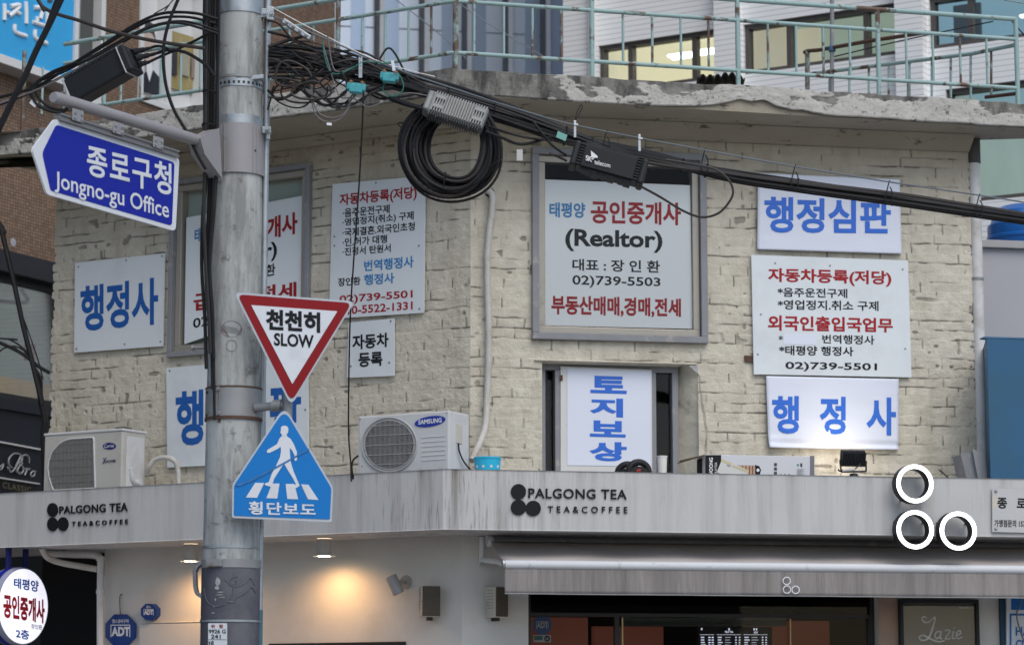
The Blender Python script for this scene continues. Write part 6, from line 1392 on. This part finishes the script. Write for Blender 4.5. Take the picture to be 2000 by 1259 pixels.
# blue studio sign
g = thing('studio_sign', 'bright sky blue sign with rounded white Korean letters at the top left', 'sign')
zsg = bs(60, 145)[1]; sg1 = bs(109, 100)[0]
mb = MB(); mb.box(B, -2.6, sg1, zsg, zsg + 2.2, .0, .22); mb.obj('panel', M("sky_blue_sign", (.035, .36, .72), .35, 0, .06, 1), g, .01)
mb = MB(); mb.box(B, -2.6, sg1 + .02, zsg - .09, zsg - .001, .0, .25); mb.box(B, sg1 + .001, sg1 + .06, zsg - .09, zsg + 2.2, .0, .25); mb.obj('sign_edge', WF, g, .004)
BSG = Pl(tuple(B.P(0, 0, .22)[:2]), B.u, B.n)
WB_ = [[(20, 13, 6.5), (38, 10.5, 6.5), (31, 21, 6.5), (18, 32, 6.5)], [(29, 22, 6), (39, 28, 6)], [(50, 4, 6.5), (51, 26, 6.5), (51, 47, 6.5)], [(28, 48, 6.5), (28.5, 61, 6.5), (35, 66, 6.5), (51, 71, 6.5)],
       [(8, 8, 6.5), (8.5, 24, 6.5), (8, 40, 6.5)], [(9, 24, 6), (16, 25, 6)], [(-12, 8, 6.5), (-16, 24, 6.5), (-24, 36, 6.5)], [(66, 15, 6.5), (81, 17.5, 6.5), (79, 37, 6.5)], [(63, 43, 6), (86, 50.5, 6)], [(72, 33, 6), (72.5, 43, 6)], [(91.5, 24, 6.5), (92, 44, 6.5), (91, 63, 6.5)], [(92, 41, 6), (98, 43, 6)], [(68, 59, 6.5), (68, 72, 6.5), (74, 78.5, 6.5), (91, 85, 6.5)]]
stroke(BSG, WB_, WHITEP, g, .004, 6)
fig_ = MB().pp(BSG, ellipse(98, 2, 5, 4, 16), .006, .004).obj('dark_dot', M("sign_dark_dot", (.05, .07, .09), .5), g)
# ledge, shop window and dark fascia below
mb = MB(); mb.box(B, -12, 5.6, zl0, zl1, -.3, .12); mb.obj('ledge', M("ledge_black", (.02, .022, .026), .6, 0, .2, 4), tb)
w_ = framebox(MB(), B, -6, 3.0, zs0, zl0, .06, -.14, -.02).obj('shop_window', DARKF, tb)
mb = MB(); mb.box(B, -5.94, 2.94, zs0 + .06, zl0 - .06, -.08, -.07); mb.obj('pane', GLASSD, w_)
mb = MB(); room(mb, B, -6, 3.0, zs0, zl0, -.15, -1.4); mb.obj('shop_interior', M("alley_shop_room", (.26, .32, .30), .8, 0, .25, 1.2, emit=.16), w_)  # room walls glow, interior light put into their emission
g = thing('window_display', 'tan goods and a pale bag shape behind the alley shop window at the left', 'display')
mb = MB(); mb.box(B, -3, 2.2, zs0 + .0, zs0 + .28, -.9, -.3); mb.obj('tan_shelf', M("tan_shelf", (.42, .31, .15), .7, 0, .3, 3, emit=.12), g)  # shelf glows faintly too, in place of light inside the shop
mb = MB(); mb.tube(crom([B.at(x, y, -.4) for x, y in ((0, 545), (30, 550), (45, 570), (52, 590), (0, 588))], 5), .02, 6); mb.obj('bag_outline', M("display_dark", (.07, .09, .085), .8), g)
mb = MB(); mb.box(B, bs(78, 680)[0], bs(97, 680)[0], bs(85, 702)[1], bs(85, 668)[1], -.2, -.18); mb.obj('red_print', M("display_red", (.22, .05, .045), .6), g)
mb = MB(); mb.box(B, -12, 5.6, bs(40, 840)[1], zs0, -.3, .02); mb.obj('dark_band', M("navy_black", (.012, .015, .024), .4, 0, .2, 2), tb)
mb = MB(); mb.box(B, -12, 5.6, bs(40, 800)[1] - .03, bs(40, 800)[1], .02, .06); mb.obj('moulding', MC["navy_black"], tb)
mb = MB(); mb.box(B, -12, 5.6, bs(40, 1000)[1], bs(40, 840)[1], -.3, .06); mb.obj('shop_fascia', MC["navy_black"], tb)
mb = MB(); mb.box(B, -12, 5.6, 0, bs(40, 1000)[1], -.6, -.5); mb.obj('lower_wall', M("black_shopfront", (.008, .008, .010), .5), tb)
BF = Pl(tuple(B.P(0, 0, .06)[:2]), B.u, B.n)
g = thing('shop_lettering', 'raised silver script and gold capitals between two pale bars on the dark alley shop fascia', 'lettering')
for a in ([(-30, 855), (82, 876), (82, 879), (-30, 858)], [(-30, 926), (78, 943), (78, 945.5), (-30, 929)]): MB().pp(BF, a, .03, .03).obj('bar', WHITEP, g)
def zb(x, y): return (x / 5.247, 820 + y / 5.247)
SIL = M("silver_letter", (.42, .43, .45), .35, .3)
def S_(pts): return [(*zb(x, y), w) for x, y, w in pts]
stroke(BF, [S_([(85, 500, 2.6), (80, 480, 2.2), (95, 490, 2.0), (110, 530, 2.2), (150, 500, 2.6), (190, 420, 2.8), (215, 360, 2.0)]), S_([(215, 545, 2.4), (175, 525, 2.8), (200, 470, 2.0), (230, 440, 1.8), (215, 420, 1.6)]), S_([(130, 490, 1.4), (92, 450, 2.2), (95, 390, 2.4), (140, 345, 2.0), (190, 345, 2.2), (225, 370, 2.4), (225, 410, 2.2), (190, 445, 1.8), (160, 455, 1.4)]), S_([(200, 450, 1.6), (235, 480, 2.4), (238, 520, 2.4), (210, 548, 2.4), (178, 535, 1.8)]), S_([(215, 400, 1.4), (240, 362, 1.8), (275, 358, 2.2), (300, 390, 2.2), (300, 440, 1.4)]),
            S_([(255, 500, 1.6), (275, 495, 2.0), (268, 530, 2.2), (255, 562, 2.2)]), S_([(268, 530, 1.6), (288, 500, 1.8), (308, 500, 2.2)]), S_([(340, 520, 2.2), (318, 540, 2.2), (318, 570, 2.2), (338, 575, 2.2), (356, 550, 2.2), (350, 522, 2.0), (370, 528, 1.4)]), S_([(-30, 440, 2), (-8, 500, 2.2), (15, 500, 1.8), (38, 465, 1.4)]), S_([(38, 450, 2), (8, 470, 2), (-25, 500, 1.6)])], SIL, g, .03, 6)
text('N CLASSIC', BF, (-11, 936.5, 949.5, 61, 951.5, 962), M("gold_letter", (.22, .18, .10), .4, .3), g, .02, .012, spacing=1.15)
g = thing('arched_gate_trim', 'thin orange moulding on a dark door in the shaded alley below the canopy', 'door')
mb = MB(); DQ = Pl(tuple(B.P(0, 0, -.49)[:2]), B.u, B.n)
mb.tube([DQ.at(x, y, .01) for x, y in ((96, 1178), (112, 1180), (116, 1192), (124, 1200), (125, 1300))], .012, 6); mb.tube([DQ.at(x, y, .01) for x, y in ((88, 1184), (108, 1186), (112, 1198), (119, 1206), (120, 1300))], .008, 6)
mb.obj('moulding', M("orange_trim", (.16, .07, .02), .5), g); MB().pp(DQ, [(60, 1160), (140, 1170), (140, 1330), (60, 1330)], .004, .01).obj('door_leaf', M("door_black", (.012, .010, .009), .5), g)
tag(MB().disc(B.at(26, 473, .004), B.n, .045, .01, 14).obj('wall_rosette', M("rosette_grey", (.35, .36, .37), .6), None), 'small pale round fixing on the brown tiles at the left edge', 'fixing')
# -- bluish panelled tower in the middle distance
TY = 36.0; TW = Pl(tuple(pxY(800, 60, TY)[:2]), (.985, .174), (.174, -.985))
tw = thing('glass_building', 'pale blue panelled building with dark vertical fins behind the roof railing', 'building')
t0, t1 = TW.sz(566, 60)[0], TW.sz(1113, 60)[0]
mb = MB(); mb.box(TW, t0, t1, 0, 20, -6, 0); mb.obj('wall', M("pale_blue_panel", (.72, .78, .86), .3, .5, .06, 1.2), tw)
fx = [580, 645, 735, 822, 905, 985, 1058]
for i, x in enumerate(fx):
    s = TW.sz(x, 60)[0]
    mb = MB(); mb.box(TW, s - .028, s + .028, 3, 19.98, .0, .18); mb.obj('fin', M("fin_dark", (.11, .12, .14), .5), tw)
    mb = MB(); mb.box(TW, s + .030, s + .10, 3, 19.97, .0, .16); mb.obj('fin_edge', M("fin_silver", (.66, .68, .71), .4, .2), tw)
    mb = MB(); a, b_ = (TW.sz(x + 14, 60)[0], TW.sz(x + 44, 60)[0]) if i % 2 == 0 else (TW.sz(x + 40, 60)[0], TW.sz(x + 68, 60)[0])
    mb.box(TW, a, min(b_, t1 - .01), 3, 19.96, -.02, .012); mb.obj('window_strip', M("blue_glass_strip", (.46, .54, .66), .25, .5, .12, .8), tw)
mb = MB()
for z in np.arange(4, 20, 1.05): mb.box(TW, t0, t1, z, z + .02, -.01, .004)
mb.obj('panel_joint', M("joint_grey", (.24, .28, .33), .5), tw)
# -- white lap-sided building at the right, lit windows
WQ = pxY(1600, 100, 28); W = Pl((WQ.x, WQ.y), L.u, L.n)
wb = thing('white_siding_building', 'white lap sided building with brown framed lit windows behind the roof at the right', 'building')
SID = mat_siding()
def ws(x, y): return W.sz(x, y)
zt_w, zb_w = 9.37, 8.785
rows_ = [(ws(1169, 90)[0], ws(1405, 52)[0]), (ws(1452, 48)[0], ws(1757, 5)[0]), (ws(1814, 5)[0], ws(1814, 5)[0] - 2.6)]
s_hi = ws(1112, 100)[0]; s_lo = -6.0
zl_t, zl_b = ws(1950, 260)[1] + .25, ws(1960, 388)[1]
holes = [(b, a, zb_w, zt_w) for a, b in rows_] + [(b, a, zb_w + 2.3, zt_w + 2.4) for a, b in rows_] + [(-3.4, ws(1850, 300)[0], zl_b, zl_t + .3)]
mb = MB(); holed(mb, W, s_lo, s_hi, 0, 21, holes, 0, .2); mb.obj('wall', SID, wb)
mb = MB(); mb.box(W, s_hi - .12, s_hi, 0, 21, -9, -.01); mb.box(W, s_lo, s_lo + .1, 0, 21, -9, -.01); mb.box(W, s_lo, s_hi, 20.8, 20.99, -9, -.01); mb.obj('side_wall', SID, wb)
for x0, x1 in ((1112, 1169), (1405, 1452), (1757, 1814)):                # projecting piers between the windows
    mb = MB(); mb.box(W, ws(x1, 40)[0] + .02, ws(x0, 40)[0] - .002, 0, 20.7, .0, .16); mb.obj('pier', SID, wb)
mb = MB(); s = ws(1166, 80)[0]; mb.tube([W.P(s - .04, 4, .2), W.P(s - .04, 20, .2)], .05, 12); mb.obj('downpipe', WHITEP, wb)
BRF = M("brown_window_frame", (.085, .075, .07), .45); LITR = M("lit_office_wall", (.64, .615, .50), .8, 0, .08, 1, emit=.36); LITG = M("lit_green_room", (.42, .48, .43), .8, 0, .25, .8, emit=.26); LITB = M("lit_blue_room", (.28, .42, .50), .8, 0, .2, .8, emit=.3)
def bwin(hole, mullions, roomm, tubes, name='window'):
    s0, s1, z0, z1 = hole
    w_ = framebox(MB(), W, s0, s1, z0, z1, .05, -.16, -.04).obj(name, BRF, wb)
    for m in mullions: MB().box(W, m - .03, m + .03, z0 + .05, z1 - .05, -.15, -.05).obj('mullion', BRF, w_)
    mb = MB(); mb.box(W, s0 + .05, s1 - .05, z0 + .05, z1 - .05, -.11, -.10); mb.obj('pane', GLASS, w_)
    mb = MB(); room(mb, W, s0 - .1, s1 + .1, z0 - .3, z1 + .25, -.22, -3.2); mb.obj('lit_room', roomm, w_)
    for (a, b, zz, oo) in tubes: MB().box(W, a, b, zz, zz + .024, oo - .06, oo).obj('ceiling_tube', TUBE, w_)
def wo(x, o): return W.sz(x, 80, o)[0]
h = holes[0]; bwin(h, [ws(1227, 80)[0], ws(1352, 60)[0]], LITR, [(wo(1349, -.9), wo(1303, -.9), W.sz(1325, 108, -.9)[1], -.9), (wo(1350, -.7), wo(1310, -.7), W.sz(1325, 114, -.7)[1], -.7), (wo(1405, -.9), wo(1357, -.9), W.sz(1380, 99, -.9)[1], -.9), (wo(1405, -.7), wo(1360, -.7), W.sz(1380, 105, -.7)[1], -.7)])
h = holes[1]; bwin(h, [ws(1537, 60)[0], ws(1688, 60)[0]], LITG, [])
mb = MB(); mb.box(W, wo(1534, -.3), wo(1470, -.3), zb_w, zt_w, -.35, -.3); mb.box(W, wo(1600, -.5), wo(1543, -.5), zb_w, zt_w, -.55, -.5); mb.obj('blind', M("cream_blind", (.60, .55, .42), .8, 0, .04, 1, emit=.42), wb)  # blinds glow themselves, room light put into their emission
h = holes[2]; bwin(h, [ws(1893, 60)[0]], LITB, [(ws(2040, 10)[0], ws(1950, 10)[0], zt_w - .16, -.7)])
mb = MB(); mb.box(W, ws(1888, 60)[0], ws(1835, 60)[0], zb_w, zt_w, -.5, -.45); mb.obj('blind', M("grey_blind", (.13, .125, .12), .8), wb)
for h in holes[3:6]: bwin(h, [(h[0] + h[1]) / 2], LITR, [])
h = holes[6]; bwin(h, [], LITG, [(ws(2030, 290)[0], ws(1966, 300)[0], ws(1980, 297)[1], -.8)])
# -- low grey wall, blue tub and blue clad wall at the far right
GY = Pl(tuple(pxY(1960, 560, 22.6)[:2]), R.u, R.n)
gw = thing('grey_wall', 'light grey rendered wall with a stone coping right of the brick building', 'wall')
g0 = GY.sz(1900, 560)[0]; gz = GY.sz(1960, 486)[1]
mb = MB(); mb.box(GY, g0, g0 + 3, 0, gz, -1.2, 0); mb.obj('wall', M("grey_render", (.40, .40, .43), .8, 0, .05, 2), gw)
mb = MB(); mb.box(GY, g0 - .03, g0 + 3, gz + .001, gz + .07, -1.25, .05); mb.obj('coping', M("coping_grey", (.36, .36, .36), .8, 0, .1, 6), gw, .006)
g = thing('water_tank', 'blue plastic water tank standing on the grey wall at the right edge', 'tank')
tq = GY.at(2000, 470, -.5); MB().lathe((tq.x, tq.y, gz + .072), (0, 0, 1), [(0, 0), (.31, 0), (.33, .03), (.33, .24), (.30, .27), (.28, .36), (.20, .42), (0, .44)], 40).obj('tank_body', M("tank_blue", (.012, .11, .38), .3, 0, .06, 2), g)
MB().lathe((tq.x, tq.y, gz + .072), (0, 0, 1), [(.331, .10), (.342, .11), (.342, .13), (.331, .14)], 40).obj('hoop', MC["tank_blue"], g)
bl = thing('blue_clad_wall', 'dark blue clad block right of the rain pipe, rising above the canopy', 'wall')
BQ = pxY(1931, 800, 20.2); bz = pxY(1931, 660, 20.2).z
P0 = V((BQ.x, BQ.y, 0)); mb = MB()
mb.prism([P0 + V((0, 0, 3.2)), P0 + R.u * 2.5 + V((0, 0, 3.2)), P0 + R.u * 2.5 - R.n * 2 + V((0, 0, 3.2)), V((pxY(1912, 800, 22.0).x, 22.0, 3.2))], (0, 0, bz - 3.2)); mb.obj('cladding', M("blue_cladding", (.026, .105, .205), .5, 0, .08, 1.5, (.03, .10, .16), 2, (.5, .75)), bl, .004)
mb = MB(); mb.prism([P0 + R.u * -.02 + R.n * .004 + V((0, 0, bz)), P0 + R.u * 2.5 + R.n * .004 + V((0, 0, bz)), P0 + R.u * 2.5 - R.n * .1 + V((0, 0, bz)), P0 - R.n * .1 + R.u * -.02 + V((0, 0, bz))], (0, 0, .012)); mb.obj('cap_flashing', M("flashing", (.06, .14, .24), .4, .3), bl)
tag(MB().pp(R, [(1454, 694), (1474, 694), (1474, 707), (1455, 706)], .012, .01).obj('rusty_plate', RUSTM, None), 'small rusty plate on the brick left of the largest white notice', 'plate')
tag(MB().obox(pxY(66, 201, 15.6), V((.018, 0, -.014)), V((.010, 0, .016)), (0, .001, 0)).obj('cable_tag', WHITEP, None), 'small white tag on the cables below the far end of the left repeater box', 'tag')
# -- thin high wires behind the railing
for lb, pts, Y in (('thin dark wire slanting behind the railing before the blue tower', [(760, -10), (800, 20), (880, 85), (910, 115)], 27), ('thin dark wire crossing behind the railing right of its corner post', [(870, -10), (960, 50), (1060, 110)], 27), ('thin wire at the upper right corner beyond the railing', [(1960, 0), (2020, 10)], 22)):
    cable('thin_wire', lb, pts, .006, STEELW, Y, 'thin wires behind the railing', 'wire')
tag(MB().tube(C3([(1975, 40, 22.3), (2010, 80, 21.5)], 22), .006, 6).obj('stay_wire', RUBBER, None), 'dark stay wire from the end post of the railing to the right edge', 'wire')
tag(MB().tube(C3([(1625, 112, 22.5), (1760, 80, 22.4), (1940, 42, 22.3)], 22), .006, 6).obj('stay_wire', RUBBER, None), 'thin dark wire rising from the roof mast to the railing end post', 'wire')
# -- the sunlit side of the street opposite, seen in the shop glass
op = thing('street_front', 'sunlit beige building across the street, seen only as a reflection in the shop glass', 'building')
OP = Pl((0, -17), (1, 0), (0, 1))
hs = [(x, x + 1.6, z, z + 1.7) for x in np.arange(-16, 18, 3.2) for z in (1.0,)]
mb = MB(); holed(mb, OP, -18, 20, 0, 4.2, hs, 0, .25); mb.obj('wall', M("beige_stucco", (.50, .42, .31), .8, 0, .08, 1), op)
mb = MB(); mb.box(OP, -18, 20, 0, 4.1, -5, -.26); mb.obj('dark_glazing', M("opposite_glass", (.03, .035, .04), .1), op)

# ================================================================ last: every thing's origin goes to the middle of its foot
bpy.context.view_layer.update()
def tree(o):
    out = [o]
    for c in o.children: out += tree(c)
    return out
for o in [o for o in list(COL.objects) if o.parent is None and o.type in ('MESH', 'EMPTY')]:
    fam = tree(o); ms = [x for x in fam if x.type == 'MESH' and len(x.data.vertices)]
    if not ms: continue
    lo = np.full(3, 1e9); hi = -lo
    cs = []
    for x in ms:
        n = len(x.data.vertices); a = np.empty(n * 3, 'f'); x.data.vertices.foreach_get('co', a); a = a.reshape(-1, 3); cs.append(a); lo = np.minimum(lo, a.min(0)); hi = np.maximum(hi, a.max(0))
    b = np.array([(lo[0] + hi[0]) / 2, (lo[1] + hi[1]) / 2, lo[2]], 'f')
    for x, a in zip(ms, cs): x.data.vertices.foreach_set('co', (a - b).ravel()); x.data.update()
    for x in fam:
        if x.type == 'LIGHT': x.location = V(x.location) - V(b.tolist())
    o.location = b.tolist()
